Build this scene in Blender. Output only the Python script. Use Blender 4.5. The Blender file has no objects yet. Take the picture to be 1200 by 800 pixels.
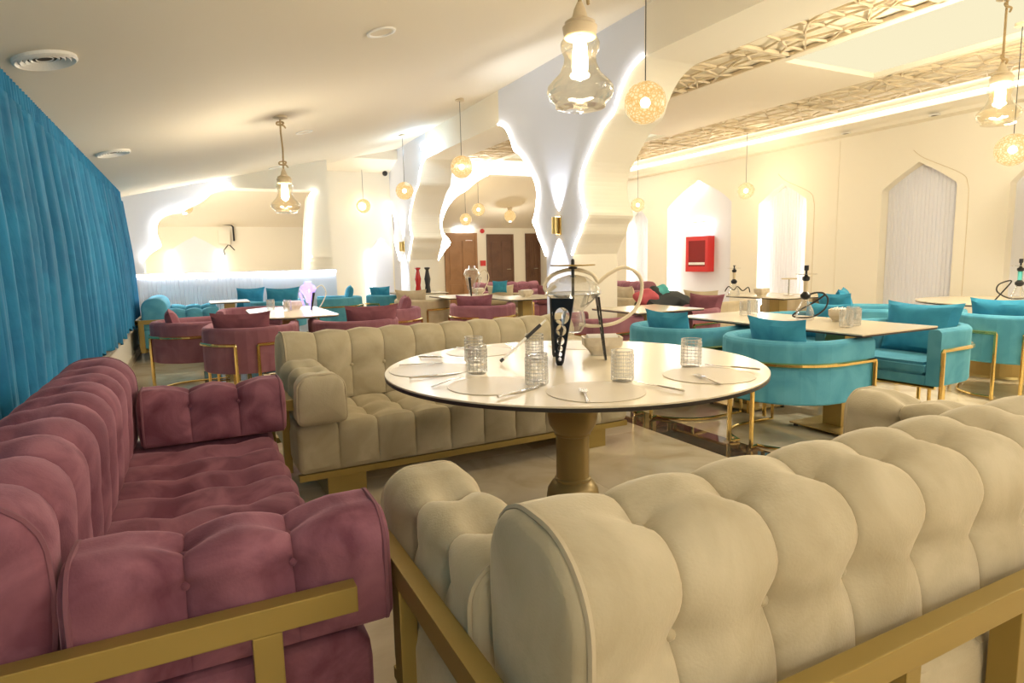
import bpy, bmesh, math, random
from mathutils import Vector, Matrix
from mathutils.geometry import tessellate_polygon
random.seed(7)
PI = math.pi
S = bpy.context.scene
COL = S.collection

# ---------------------------------------------------------------- camera
def make_camera():
    yaw, pit, rol = math.radians(26.852), math.radians(7.399), math.radians(-1.210)
    f = Vector((math.sin(yaw)*math.cos(pit), math.cos(yaw)*math.cos(pit), -math.sin(pit)))
    r0 = Vector((math.cos(yaw), -math.sin(yaw), 0)); u0 = r0.cross(f)
    r = r0*math.cos(rol) + u0*math.sin(rol); u = u0*math.cos(rol) - r0*math.sin(rol)
    cd = bpy.data.cameras.new('camera'); co = bpy.data.objects.new('camera', cd); COL.objects.link(co)
    cd.sensor_width = 36; cd.lens = 728.7/1200*36; cd.clip_start = .02; cd.clip_end = 100
    m = Matrix((( r.x, u.x, -f.x, 0), (r.y, u.y, -f.y, 0), (r.z, u.z, -f.z, 1.2), (0, 0, 0, 1)))
    co.matrix_world = m
    S.camera = co
make_camera()
# ---------------------------------------------------------------- world, exposure
S.view_settings.view_transform = 'Standard'; S.view_settings.look = 'None'
S.view_settings.exposure = 0.95; S.view_settings.gamma = 1.0; S.view_settings.use_curve_mapping = False
W = bpy.data.worlds.new('world'); S.world = W; W.use_nodes = True
W.node_tree.nodes['Background'].inputs[0].default_value = (1, .86, .66, 1)
W.node_tree.nodes['Background'].inputs[1].default_value = 0.05
# ---------------------------------------------------------------- lamps
WARM = (1, .935, .835); NEUT = (1, .9, .74); COOL = (.88, .92, 1)
def point(name, loc, power, col=WARM, rad=.06, parent=None):
    l = bpy.data.lights.new(name, 'POINT'); l.energy = power; l.color = col; l.shadow_soft_size = rad
    o = bpy.data.objects.new(name, l); COL.objects.link(o); o.location = loc
    if parent: o.parent = parent
    return o
def spot(name, loc, power, ang, col=WARM, rot=(0, 0, 0), rad=.05, blend=.6, parent=None):
    l = bpy.data.lights.new(name, 'SPOT'); l.energy = power; l.color = col; l.spot_size = ang; l.spot_blend = blend; l.shadow_soft_size = rad
    o = bpy.data.objects.new(name, l); COL.objects.link(o); o.location = loc; o.rotation_euler = rot
    if parent: o.parent = parent
    return o
# unseen point lights standing for presumed pendants, added to brighten foreground and hall
point('unseen_fill_light', (1.5, -1.2, 1.95), 20, WARM, .12)
point('unseen_fill_light', (2.75, -.6, 2.2), 14, WARM, .12)
point('unseen_fill_light', (-.1, -1.6, 1.9), 20, WARM, .12)
point('unseen_fill_light', (5.6, .2, 2.3), 46, WARM, .12)

# ---------------------------------------------------------------- materials
def mat(name, col, rough=.5, metal=0., sheen=0., spec=None, emis=None, es=0., trans=0., ior=1.45, alpha=1., coat=0., bump=None, vary=None, scale=8.):
    m = bpy.data.materials.new(name); m.use_nodes = True
    nt = m.node_tree; b = nt.nodes['Principled BSDF']
    b.inputs['Base Color'].default_value = (*col, 1); b.inputs['Roughness'].default_value = rough; b.inputs['Metallic'].default_value = metal
    if sheen:
        b.inputs['Sheen Weight'].default_value = sheen; b.inputs['Sheen Roughness'].default_value = .35
        b.inputs['Sheen Tint'].default_value = (min(1, col[0]*1.5+.12), min(1, col[1]*1.5+.12), min(1, col[2]*1.5+.12), 1)
    if spec is not None: b.inputs['Specular IOR Level'].default_value = spec
    if emis: b.inputs['Emission Color'].default_value = (*emis, 1); b.inputs['Emission Strength'].default_value = es
    if trans: b.inputs['Transmission Weight'].default_value = trans; b.inputs['IOR'].default_value = ior
    if coat: b.inputs['Coat Weight'].default_value = coat; b.inputs['Coat Roughness'].default_value = .05
    if vary or bump:
        tc = nt.nodes.new('ShaderNodeTexCoord')
        n = nt.nodes.new('ShaderNodeTexNoise'); n.inputs['Scale'].default_value = scale; n.inputs['Detail'].default_value = 4
        n.inputs['Distortion'].default_value = .8
        nt.links.new(tc.outputs['Object'], n.inputs['Vector'])
        if vary:
            r = nt.nodes.new('ShaderNodeValToRGB')
            r.color_ramp.elements[0].position = .36; r.color_ramp.elements[1].position = .66
            r.color_ramp.elements[0].color = (*vary, 1); r.color_ramp.elements[1].color = (*col, 1)
            nt.links.new(n.outputs['Fac'], r.inputs['Fac']); nt.links.new(r.outputs['Color'], b.inputs['Base Color'])
        if bump:
            n2 = nt.nodes.new('ShaderNodeTexNoise'); n2.inputs['Scale'].default_value = bump[0]; n2.inputs['Detail'].default_value = 3
            nt.links.new(tc.outputs['Object'], n2.inputs['Vector'])
            bp = nt.nodes.new('ShaderNodeBump'); bp.inputs['Strength'].default_value = bump[1]; bp.inputs['Distance'].default_value = .01
            nt.links.new(n2.outputs['Fac'], bp.inputs['Height']); nt.links.new(bp.outputs['Normal'], b.inputs['Normal'])
    return m
def emit(name, col, s):
    m = bpy.data.materials.new(name); m.use_nodes = True; nt = m.node_tree
    nt.nodes.remove(nt.nodes['Principled BSDF']); e = nt.nodes.new('ShaderNodeEmission')
    e.inputs[0].default_value = (*col, 1); e.inputs[1].default_value = s
    nt.links.new(e.outputs[0], nt.nodes['Material Output'].inputs[0])
    return m
def velvet(name, col, dark, scale=5.):
    return mat(name, col, rough=.85, sheen=.55, spec=.15, vary=dark, scale=scale, bump=(160, .10))
M = {}
def thin_glass(name, tint, gloss=.12, rough=.03, emis=None, es=0., haze=0.):
    """thin walled glass: light goes straight through, tinted, with a fresnel reflection"""
    m = bpy.data.materials.new(name); m.use_nodes = True; nt = m.node_tree; nt.nodes.remove(nt.nodes['Principled BSDF'])
    tr = nt.nodes.new('ShaderNodeBsdfTransparent'); tr.inputs[0].default_value = (*tint, 1)
    gl = nt.nodes.new('ShaderNodeBsdfGlossy'); gl.inputs['Roughness'].default_value = rough
    lw = nt.nodes.new('ShaderNodeLayerWeight'); lw.inputs[0].default_value = gloss
    mx = nt.nodes.new('ShaderNodeMixShader'); nt.links.new(lw.outputs['Facing'], mx.inputs[0]); nt.links.new(tr.outputs[0], mx.inputs[1]); nt.links.new(gl.outputs[0], mx.inputs[2])
    out = mx
    if haze:
        df = nt.nodes.new('ShaderNodeBsdfDiffuse'); df.inputs[0].default_value = (.95, .93, .88, 1)  # white diffuse share imitates highlights on the glass
        mh = nt.nodes.new('ShaderNodeMixShader'); mh.inputs[0].default_value = haze
        nt.links.new(mx.outputs[0], mh.inputs[1]); nt.links.new(df.outputs[0], mh.inputs[2]); out = mx = mh
    if emis:
        e = nt.nodes.new('ShaderNodeEmission'); e.inputs[0].default_value = (*emis, 1); e.inputs[1].default_value = es
        ad = nt.nodes.new('ShaderNodeAddShader'); nt.links.new(mx.outputs[0], ad.inputs[0]); nt.links.new(e.outputs[0], ad.inputs[1]); out = ad
    nt.links.new(out.outputs[0], nt.nodes['Material Output'].inputs[0])
    return m
M['thin_glass'] = thin_glass('thin_clear_glass', (.965, .965, .955), .40, haze=.05)
M['tumbler_glass'] = thin_glass('tumbler_glass', (.985, .985, .98), .38, .03, haze=.03)
M['cut_glass'] = thin_glass('cut_glass_ridges', (1, 1, 1), .5, .1, haze=.30)  # cut ridges, whitened so their bright glints are part of the colour
M['lamp_glass'] = thin_glass('amber_lamp_glass_thin', (1, .95, .82), .22)
def crackle():
    m = thin_glass('crackled_globe_glass', (.95, .84, .60), .18, .3); nt = m.node_tree
    out = nt.nodes['Material Output']; src = out.inputs[0].links[0].from_socket
    tc = nt.nodes.new('ShaderNodeTexCoord'); v = nt.nodes.new('ShaderNodeTexVoronoi'); v.feature = 'DISTANCE_TO_EDGE'; v.inputs['Scale'].default_value = 42
    nt.links.new(tc.outputs['Object'], v.inputs['Vector'])
    rp = nt.nodes.new('ShaderNodeValToRGB'); rp.color_ramp.elements[0].color = (.80, .46, .14, 1); rp.color_ramp.elements[1].color = (1, .80, .45, 1)
    rp.color_ramp.elements[0].position = .02; rp.color_ramp.elements[1].position = .28
    nt.links.new(v.outputs['Distance'], rp.inputs['Fac'])
    e = nt.nodes.new('ShaderNodeEmission'); e.inputs[1].default_value = .62; nt.links.new(rp.outputs[0], e.inputs[0])
    mx = nt.nodes.new('ShaderNodeMixShader'); mx.inputs[0].default_value = .72
    nt.links.new(src, mx.inputs[1]); nt.links.new(e.outputs[0], mx.inputs[2]); nt.links.new(mx.outputs[0], out.inputs[0])
    return m
M['crackle'] = crackle()
M['purple_glow'] = thin_glass('violet_glass', (.80, .72, 1), .35, .05, (.45, .30, 1), .45)
M['cream_velvet'] = velvet('cream_velvet', (.50, .435, .305), (.40, .34, .225))
M['cream_seam'] = mat('cream_piping', (.45, .38, .26), .9)
M['mauve_velvet'] = velvet('mauve_velvet', (.285, .118, .155), (.145, .048, .072), 6.5)
M['mauve_seam'] = mat('mauve_piping', (.19, .07, .095), .9)
M['teal_velvet'] = velvet('teal_velvet', (.125, .40, .52), (.08, .31, .43), 5.)
M['teal_cushion'] = velvet('teal_cushion', (.055, .31, .46), (.035, .23, .37), 7.)
M['mauve_chair'] = velvet('mauve_chair_velvet', (.34, .15, .18), (.26, .105, .13), 5.)
M['mauve_cushion'] = velvet('mauve_cushion_velvet', (.27, .10, .125), (.20, .07, .09), 7.)
M['cream_chair'] = velvet('cream_chair_velvet', (.62, .52, .36), (.54, .44, .29), 5.)
M['gold_paint'] = mat('satin_gold_paint', (.33, .235, .065), .42, metal=.5)
M['gold'] = mat('polished_gold', (.86, .64, .25), .16, metal=1.)
M['gold_satin'] = mat('satin_brass', (.48, .35, .13), .35, metal=.7)
M['curtain'] = mat('blue_velvet_curtain', (.018, .235, .45), .8, sheen=.12, vary=(.010, .16, .33), scale=3, bump=(90, .08))
M['wall_cream'] = mat('cream_wall_paint', (.85, .795, .67), .75, bump=(40, .03))
M['wall_cool'] = mat('pale_grey_wall_paint', (.70, .735, .83), .7, bump=(40, .03))
M['ceil_cream'] = mat('cream_ceiling_paint', (.80, .725, .585), .8, bump=(30, .03))
M['white'] = mat('white_gloss_paint', (.85, .83, .78), .45)
M['flute'] = mat('pale_fluted_panel', (.76, .765, .83), .55)
M['lattice'] = mat('cream_lattice', (.68, .57, .39), .6)
M['lattice_back'] = mat('lattice_backing', (.86, .79, .64), .8)
M['led'] = emit('warm_white_led', (1, .96, .89), 12.)
M['led_cool'] = emit('cool_white_led', (.90, .94, 1), 28.)
M['led_cove'] = emit('cove_led', (1, .95, .86), 6.)
M['coffer'] = emit('coffer_light_panel', (1, .90, .60), .50)
M['bulb'] = emit('warm_bulb', (1, .82, .5), 30.)
M['exit'] = emit('exit_sign_light', (.72, .86, 1), 6.)
M['rope'] = mat('natural_rope', (.45, .33, .17), .9, bump=(120, .5))
M['lampcap'] = mat('beige_lamp_cap', (.60, .49, .32), .5)
M['black'] = mat('black_metal', (.012, .012, .014), .35)
M['black_edge'] = mat('dark_table_edge', (.03, .022, .016), .4)
M['top'] = mat('cream_table_laminate', (.70, .61, .45), .22, spec=.5)
M['placemat'] = mat('beige_placemat', (.61, .53, .40), .35)
M['steel'] = mat('cutlery_steel', (.62, .58, .52), .2, metal=1.)
M['hose'] = mat('cream_hose', (.72, .62, .45), .5)
M['hose_black'] = mat('black_hose', (.02, .018, .016), .5)
M['stone'] = mat('cream_stone', (.72, .64, .49), .5, vary=(.58, .49, .36), scale=14)
M['tissue'] = mat('white_tissue', (.88, .85, .78), .9)
M['door_light'] = mat('brown_door_wood', (.36, .18, .07), .45, vary=(.29, .14, .05), scale=3)
M['door_dark'] = mat('dark_door_wood', (.15, .07, .035), .45, vary=(.11, .048, .024), scale=3)
M['red'] = mat('red_paint', (.62, .03, .03), .35)
M['red_dark'] = mat('dark_red_glass', (.25, .02, .02), .1)
M['red_glaze'] = mat('red_ceramic', (.5, .02, .02), .2)
M['grey_cloth'] = mat('dark_grey_cloth', (.05, .055, .055), .9)
M['pink_cloth'] = mat('coral_cloth', (.6, .12, .14), .9)
M['teal_cloth'] = mat('turquoise_cloth', (.12, .5, .48), .9)
M['dark_void'] = mat('dark_vent', (.06, .045, .03), .8)
M['marble_sill'] = mat('cream_marble_sill', (.70, .60, .44), .3, vary=(.55, .45, .31), scale=4)
def marble(name, a, b, c, rough=.045):
    m = bpy.data.materials.new(name); m.use_nodes = True; nt = m.node_tree; bs = nt.nodes['Principled BSDF']
    geo = nt.nodes.new('ShaderNodeNewGeometry'); oi = nt.nodes.new('ShaderNodeObjectInfo')
    add = nt.nodes.new('ShaderNodeVectorMath'); add.operation = 'MULTIPLY_ADD'
    cmb = nt.nodes.new('ShaderNodeCombineXYZ')
    for i in range(3): nt.links.new(oi.outputs['Random'], cmb.inputs[i])
    nt.links.new(cmb.outputs[0], add.inputs[0]); add.inputs[1].default_value = (7, 9, 5); nt.links.new(geo.outputs['Position'], add.inputs[2])
    n = nt.nodes.new('ShaderNodeTexNoise'); n.inputs['Scale'].default_value = 2.2; n.inputs['Detail'].default_value = 7; n.inputs['Distortion'].default_value = 1.6
    nt.links.new(add.outputs[0], n.inputs['Vector'])
    r = nt.nodes.new('ShaderNodeValToRGB'); e = r.color_ramp.elements
    e[0].position = .30; e[0].color = (*b, 1); e[1].position = .72; e[1].color = (*a, 1)
    x = r.color_ramp.elements.new(.5); x.color = (*c, 1)
    nt.links.new(n.outputs['Fac'], r.inputs['Fac']); nt.links.new(r.outputs['Color'], bs.inputs['Base Color'])
    bs.inputs['Roughness'].default_value = rough
    return m
M['marble'] = marble('cream_marble', (.74, .64, .47), (.54, .43, .28), (.66, .56, .40))
M['marble_dark'] = marble('brown_marble', (.16, .095, .06), (.05, .03, .022), (.10, .06, .04))

# ---------------------------------------------------------------- mesh helpers
def link_mesh(name, bm, m, parent=None, smooth=False, loc=None, sharp=.62):
    me = bpy.data.meshes.new(name); bm.normal_update(); bm.to_mesh(me); bm.free()
    for x in (m if isinstance(m, (list, tuple)) else [m]): me.materials.append(x)
    if smooth:
        for p in me.polygons: p.use_smooth = True
        if sharp: me.set_sharp_from_angle(angle=sharp)
    o = bpy.data.objects.new(name, me); COL.objects.link(o)
    if parent: o.parent = parent
    if loc: o.location = loc
    return o
def box(bm, x0, x1, y0, y1, z0, z1, mi=0, bev=0.):
    t = bmesh.new() if bev else bm
    vs = [t.verts.new((x, y, z)) for x in (x0, x1) for y in (y0, y1) for z in (z0, z1)]
    for q in ((0, 1, 3, 2), (4, 6, 7, 5), (0, 4, 5, 1), (2, 3, 7, 6), (0, 2, 6, 4), (1, 5, 7, 3)):
        f = t.faces.new([vs[i] for i in q]); f.material_index = mi
    if bev:
        bmesh.ops.bevel(t, geom=list(t.edges), offset=bev, segments=2, affect='EDGES', profile=.7)
        merge(bm, t)
    return bm
def merge(bm, t, mtx=None):
    me = bpy.data.meshes.new('tmp'); 
    if mtx: t.transform(mtx)
    t.to_mesh(me); t.free(); bm.from_mesh(me); bpy.data.meshes.remove(me)
def boxo(name, x0, x1, y0, y1, z0, z1, m, parent=None, bev=.0, loc=None):
    return link_mesh(name, box(bmesh.new(), x0, x1, y0, y1, z0, z1, bev=bev), m, parent, loc=loc)
def lathe(bm, prof, n=32, cx=0, cy=0, mi=0, cap=True):
    rings = []
    for r, z in prof:
        if r < 1e-5: rings.append([bm.verts.new((cx, cy, z))])
        else: rings.append([bm.verts.new((cx+r*math.cos(2*PI*i/n), cy+r*math.sin(2*PI*i/n), z)) for i in range(n)])
    for a, b in zip(rings, rings[1:]):
        for i in range(n):
            j = (i+1) % n
            if len(a) == 1 and len(b) == 1: continue
            if len(a) == 1: f = bm.faces.new((a[0], b[j], b[i]))
            elif len(b) == 1: f = bm.faces.new((a[i], a[j], b[0]))
            else: f = bm.faces.new((a[i], a[j], b[j], b[i]))
            f.material_index = mi
    if cap:
        if len(rings[0]) > 1: bm.faces.new(list(reversed(rings[0]))).material_index = mi
        if len(rings[-1]) > 1: bm.faces.new(rings[-1]).material_index = mi
    bmesh.ops.recalc_face_normals(bm, faces=list(bm.faces))
    return bm
def tube(bm, pts, r, n=8, closed=False, mi=0, flat=1.):
    pts = [Vector(p) for p in pts]; k = len(pts); rings = []
    up = Vector((0, 0, 1)); last = None
    for i, p in enumerate(pts):
        if closed: t = pts[(i+1) % k]-pts[i-1]
        else: t = pts[min(i+1, k-1)]-pts[max(i-1, 0)]
        if t.length < 1e-9: t = Vector((0, 0, 1))
        t.normalize()
        if last is None:
            a = up.cross(t)
            if a.length < .05: a = Vector((1, 0, 0)).cross(t)
        else: a = last - t*last.dot(t)
        a.normalize(); last = a; b = t.cross(a)
        rr = r[i] if isinstance(r, (list, tuple)) else r
        rings.append([bm.verts.new(p + a*(rr*math.cos(2*PI*j/n)) + b*(rr*flat*math.sin(2*PI*j/n))) for j in range(n)])
    for i in range(k if closed else k-1):
        A, B = rings[i], rings[(i+1) % k]
        for j in range(n): bm.faces.new((A[j], A[(j+1) % n], B[(j+1) % n], B[j])).material_index = mi
    if not closed:
        bm.faces.new(list(reversed(rings[0]))).material_index = mi; bm.faces.new(rings[-1]).material_index = mi
    return bm
def catmull(pts, k=5, closed=False):
    P = [Vector(p) for p in pts]; n = len(P); out = []
    for i in range(n if closed else n-1):
        g = lambda j: P[j % n] if closed else P[max(0, min(n-1, j))]
        a, b, c, d = g(i-1), g(i), g(i+1), g(i+2)
        for s in range(k):
            t = s/k
            out.append(.5*((2*b)+(c-a)*t+(2*a-5*b+4*c-d)*t*t+(3*b-a-3*c+d)*t**3))
    if not closed: out.append(P[-1])
    return out
def prism(bm, outer, holes, mapf, d0, d1, mi_front=0, mi_side=0, back=True, sides=True):
    """solid from a 2D outline (with holes); mapf(u, v, d) -> 3D"""
    loops = [outer]+list(holes)
    flat = [p for l in loops for p in l]
    tris = tessellate_polygon([[Vector((p[0], p[1], 0)) for p in l] for l in loops])
    A = [bm.verts.new(mapf(p[0], p[1], d0)) for p in flat]
    for t in tris:
        try: bm.faces.new([A[i] for i in t]).material_index = mi_front
        except ValueError: pass
    B = [bm.verts.new(mapf(p[0], p[1], d1)) for p in flat]
    if back:
        for t in tris:
            try: bm.faces.new([B[i] for i in t]).material_index = mi_side
            except ValueError: pass
    o = 0
    if sides:
        for l in loops:
            k = len(l)
            for i in range(k):
                j = (i+1) % k
                try: bm.faces.new((A[o+i], A[o+j], B[o+j], B[o+i])).material_index = mi_side
                except ValueError: pass
            o += k
    bmesh.ops.recalc_face_normals(bm, faces=list(bm.faces))
    return bm
def empty(name, loc=(0, 0, 0), rz=0., label=None, cat=None, group=None):
    o = bpy.data.objects.new(name, None); COL.objects.link(o); o.location = loc; o.rotation_euler = (0, 0, rz)
    o.empty_display_size = .1
    tag(o, label, cat, group)
    return o
def tag(o, label=None, cat=None, group=None, kind=None):
    if label: o['label'] = label
    if cat: o['category'] = cat
    if group: o['group'] = group
    if kind: o['kind'] = kind
    return o
KIDS = {}
def copy_tree(o, loc=None, rz=None, label=None, group=None, parent=None):
    c = o.copy(); COL.objects.link(c)
    if parent is not None: c.parent = parent
    for ch in [x for x in o.children]: copy_tree(ch, parent=c)
    if loc is not None: c.location = loc
    if rz is not None: c.rotation_euler = (0, 0, rz)
    if label: c['label'] = label
    if group: c['group'] = group
    return c
def struct(o): o['kind'] = 'structure'; return o

# ---------------------------------------------------------------- room shell
XA, TA = 3.5, .56          # arcade plane and thickness
XR = 8.5                   # right wall
ZR = 3.1                   # right hall ceiling
YB = 15.0                  # far wall
def zc(x): return 2.27 + .2326*(x+.8)
floor = struct(boxo('floor', -1.2, 9.0, -2.6, 15.2, -.12, -.012, M['marble']))
# marble floor slabs, dark band under the arcade and across the room
slab = {}
def slab_obj(x0, x1, y0, y1, m, nm):
    key = (round(x1-x0, 3), round(y1-y0, 3), m.name)
    if key not in slab:
        bm = bmesh.new(); w, h = (x1-x0)/2-.0012, (y1-y0)/2-.0012
        box(bm, -w, w, -h, h, -.012, 0, bev=.0012)
        slab[key] = link_mesh(nm, bm, m, floor, loc=((x0+x1)/2, (y0+y1)/2, 0))
    else:
        c = slab[key].copy(); COL.objects.link(c); c.parent = floor; c.location = ((x0+x1)/2, (y0+y1)/2, 0)
xs = [-.9, .02, .94, 1.86, 2.78]; xs2 = [3.08, 3.98, 4.88, 5.78, 6.68, 7.58, 8.48]
ys = [-1.2+.92*i for i in range(18)]
for xa, xb in list(zip(xs, xs[1:]))+list(zip(xs2, xs2[1:])):
    for ya, yb in zip(ys, ys[1:]):
        slab_obj(xa, xb, ya, yb, M['marble_dark'] if (xa < 2.7 and abs(ya-7.08) < .1 and 0 < xa < 2) else M['marble'], 'marble_slab')
for ya, yb in zip(ys, ys[1:]): slab_obj(2.78, 3.08, ya, yb, M['marble_dark'], 'dark_marble_strip')

# left sloping ceiling
bm = bmesh.new()
prism(bm, [(-1.2, zc(-1.2)), (XA+.1, zc(XA+.1)), (XA+.1, zc(XA+.1)+.15), (-1.2, zc(-1.2)+.15)], [], lambda u, v, d: (u, d, v), -2.6, 12.4)
struct(link_mesh('ceiling', bm, M['ceil_cream']))
# left wall with sill ledge
bm = bmesh.new(); box(bm, -1.1, -.97, -2.6, 15.2, 0, 2.6); box(bm, -.97, -.78, -2.6, 11.0, 0, .40)
wl = struct(link_mesh('wall_left', bm, M['wall_cream']))
boxo('window_sill', -.97, -.74, -2.6, 10.95, .40, .43, M['marble_sill'], wl, bev=.005)
struct(boxo('baseboard_left', -.78, -.765, -2.6, 10.95, 0, .09, M['marble_sill']))
struct(boxo('wall_back', -1.2, 9., -2.75, -2.6, 0, 3.9, M['wall_cream']))
# arcade columns
HP = [(1.40, 2.87), (1.27, 2.83), (1.15, 2.75), (1.05, 2.62), (.98, 2.50), (.86, 2.44), (.76, 2.37), (.62, 2.23), (.50, 2.10), (.44, 1.97), (.45, 1.84), (.49, 1.72), (.54, 1.63), (.47, 1.55), (.42, 1.45), (.34, 1.36), (.27, 1.25)]
def smooth2(p, k=3):
    return [(v.x, v.y) for v in catmull([(a, b, 0) for a, b in p], k)]
def column(yc, hw=.27):
    P = smooth2(HP, 3)
    right = [(yc-a, b) for a, b in P]                # toward the camera
    left = [(yc+a, b) for a, b in reversed(P)]
    out = [(yc-1.40, 3.32)]+right+[(yc-hw, 0), (yc+hw, 0)]+left+[(yc+1.40, 3.32)]
    bm = bmesh.new()
    prism(bm, out, [], lambda u, v, d: (d, u, v), XA, XA+TA, 0, 1)
    c = struct(link_mesh('wall_arcade', bm, [M['wall_cool'], M['wall_cream']]))
    for side in (right, list(reversed(left))):
        b2 = bmesh.new(); tube(b2, [(XA-.012, y, z) for y, z in side], .011, 6)
        link_mesh('light_strip', b2, M['led'], c)
    # stepped rear order of the reveal
    b3 = bmesh.new()
    prism(b3, [(yc-1.3, 3.3)]+[(yc-a+.12, b-.02) for a, b in P]+[(yc-hw+.1, 0), (yc+hw-.1, 0)]+[(yc+a-.12, b-.02) for a, b in reversed(P)]+[(yc+1.3, 3.3)], [], lambda u, v, d: (d, u, v), XA+TA, XA+TA+.0001, 1, 1)
    b3.free()
    return c
for yc in (.25, 5.75, 11.25): column(yc)
for ya, yb in ((-2.6, .25-1.40), (1.65, 4.35), (7.15, 9.85)):
    struct(boxo('wall_lintel', XA, XA+TA, ya, yb, 2.87, 3.32, M['wall_cream']))
struct(boxo('wall_arcade_rear', XA+.0, XA+TA, 12.65, 15.0, 0, 3.32, M['wall_cool']))
# right hall ceiling: strips around two lattice bands and two coffers
def ceil_strip(x0, x1, y0, y1, z=ZR): return struct(boxo('ceiling_panel', x0, x1, y0, y1, z, z+.12, M['ceil_cream']))
L1, L2 = (4.46, 5.30), (6.86, 7.98)
C1x = (5.40, 6.80)
ceil_strip(XA+TA-.02, L1[0], -2.6, 11.4)
ceil_strip(L1[1], C1x[0], -2.6, 11.4); ceil_strip(C1x[1], L2[0], -2.6, 11.4)
ceil_strip(C1x[0], C1x[1], 4.53, 7.9); ceil_strip(C1x[0], C1x[1], 10.9, 11.4)
for k, (ya, yb) in enumerate(((-2.6, 4.53), (7.9, 10.9))):
    bm = bmesh.new()
    for s in ((C1x[0]-.04, C1x[0], ya, yb), (C1x[1], C1x[1]+.04, ya, yb), (C1x[0], C1x[1], ya-.04, ya), (C1x[0], C1x[1], yb, yb+.04)): box(bm, *s, ZR+.121, ZR+.24)
    t = struct(link_mesh('ceiling_coffer', bm, M['ceil_cream']))
    boxo('light_panel', C1x[0]-.03, C1x[1]+.03, ya-.03, yb+.03, ZR+.05, ZR+.07, M['coffer'], t)
# lattice bands: backing panel, rails and an irregular web of ribs
def lattice(x0, x1, panels, label):
    for ya, yb in panels:
        st = struct(boxo('ceiling_lattice', x0, x1, ya, yb, ZR+.04, ZR+.12, M['lattice_back']))
        bm = bmesh.new()
        box(bm, x0, x0+.03, ya, yb, ZR-.002, ZR+.03); box(bm, x1-.03, x1, ya, yb, ZR-.002, ZR+.03)
        box(bm, x0, x1, ya, ya+.025, ZR-.002, ZR+.03); box(bm, x0, x1, yb-.025, yb, ZR-.002, ZR+.03)
        link_mesh('rail', bm, M['lattice'], st)
        bm = bmesh.new(); rng = random.Random(int(x0*100+ya*10)); w = x1-x0; h = yb-ya
        def rib(p, q, hw=.0065):
            p, q = Vector((*p, 0)), Vector((*q, 0)); d = q-p
            if d.length < .02: return
            n = Vector((-d.y, d.x, 0)).normalized()*hw; vs = []
            for z in (ZR+.002, ZR+.022):
                for v in (p+n, q+n, q-n, p-n): vs.append(bm.verts.new((v.x, v.y, z)))
            for f in ((0, 1, 2, 3), (7, 6, 5, 4), (0, 4, 5, 1), (1, 5, 6, 2), (2, 6, 7, 3), (3, 7, 4, 0)): bm.faces.new([vs[i] for i in f])
        nx, ny = 4 if w < 1 else 5, max(3, int(h/.22))
        G = [[(x0+w*(i+(rng.uniform(-.36, .36) if 0 < i < nx else 0))/nx, ya+h*(j+(rng.uniform(-.36, .36) if 0 < j < ny else 0))/ny) for j in range(ny+1)] for i in range(nx+1)]
        for i in range(nx+1):
            for j in range(ny+1):
                if i < nx and 0 < j < ny: rib(G[i][j], G[i+1][j])
                if j < ny and 0 < i < nx: rib(G[i][j], G[i][j+1])
                if i < nx and j < ny and rng.random() < .45:
                    if rng.random() < .5: rib(G[i][j], G[i+1][j+1])
                    else: rib(G[i+1][j], G[i][j+1])
        tag(link_mesh('lattice_web', bm, M['lattice'], st), kind='stuff')
lattice(*L1, [(-2.6+1.4*i, -1.2+1.4*i) for i in range(10)], '')
lattice(*L2, [(-2.6+1.4*i, -1.2+1.4*i) for i in range(10)], '')
# cove cornice with a light line along the right wall
bm = bmesh.new()
prism(bm, [(8.12, 2.99), (8.12, 2.955), (8.22, 2.92), (8.30, 2.90), (8.34, 2.865), (8.50, 2.855), (8.50, 2.99)], [], lambda u, v, d: (u, d, v), -2.6, 11.4)
cv = struct(link_mesh('trim_1', bm, M['wall_cream']))
bm = bmesh.new(); box(bm, 8.10, 8.14, -2.6, 11.4, 2.99, 3.015); link_mesh('light_strip', bm, M['led_cove'], cv)
struct(boxo('ceiling_cove', 7.98, 8.62, -2.6, 11.4, ZR+.05, ZR+.12, M['ceil_cream']))

# right wall with arched niches
def ogee(c, hw, zs, za, z0, k=8):
    """outline of a pointed niche in (u, z)"""
    L = smooth2([(-hw, zs), (-hw*.97, zs+.05), (-hw*.72, zs+(za-zs)*.40), (-hw*.36, zs+(za-zs)*.72), (-.09, za-.055), (0, za)], 4)
    P = [(c-hw, z0)]+[(c+a, b) for a, b in L]
    P += [(c-a, b) for a, b in reversed(L[:-1])]+[(c+hw, z0)]
    return P
NICHES = [(3.10, .84, 1.96, 2.62, .22, 'flat', False), (4.985, .475, 2.0, 2.36, .22, 'flute', False), (7.10, .46, 2.0, 2.33, .22, 'flute', True), (8.985, .83, 2.12, 2.62, .22, 'flat', True), (10.78, .36, 1.95, 2.3, .22, 'flute', True)]
mapR = lambda u, v, d: (d, u, v)
bm = bmesh.new()
prism(bm, [(-2.6, 0), (15.2, 0), (15.2, 3.3), (-2.6, 3.3)], [ogee(*n[:5]) for n in NICHES], mapR, XR, XR+.16)
wr = struct(link_mesh('wall_right', bm, M['wall_cream']))
def fluted(bm, u0, u1, z0, z1, mapf, d, pitch=.05, dep=.009):
    n = max(2, int(round((u1-u0)/pitch))); w = (u1-u0)/n; prof = []
    for i in range(n):
        for a, q in ((.0, 0), (.16, 1), (.84, 1), (.999, 0)): prof.append((u0+(i+a)*w, d-dep*q))
    lo = [bm.verts.new(mapf(u, z0, q)) for u, q in prof]; hi = [bm.verts.new(mapf(u, z1, q)) for u, q in prof]
    for i in range(len(prof)-1): bm.faces.new((lo[i], lo[i+1], hi[i+1], hi[i]))
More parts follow.
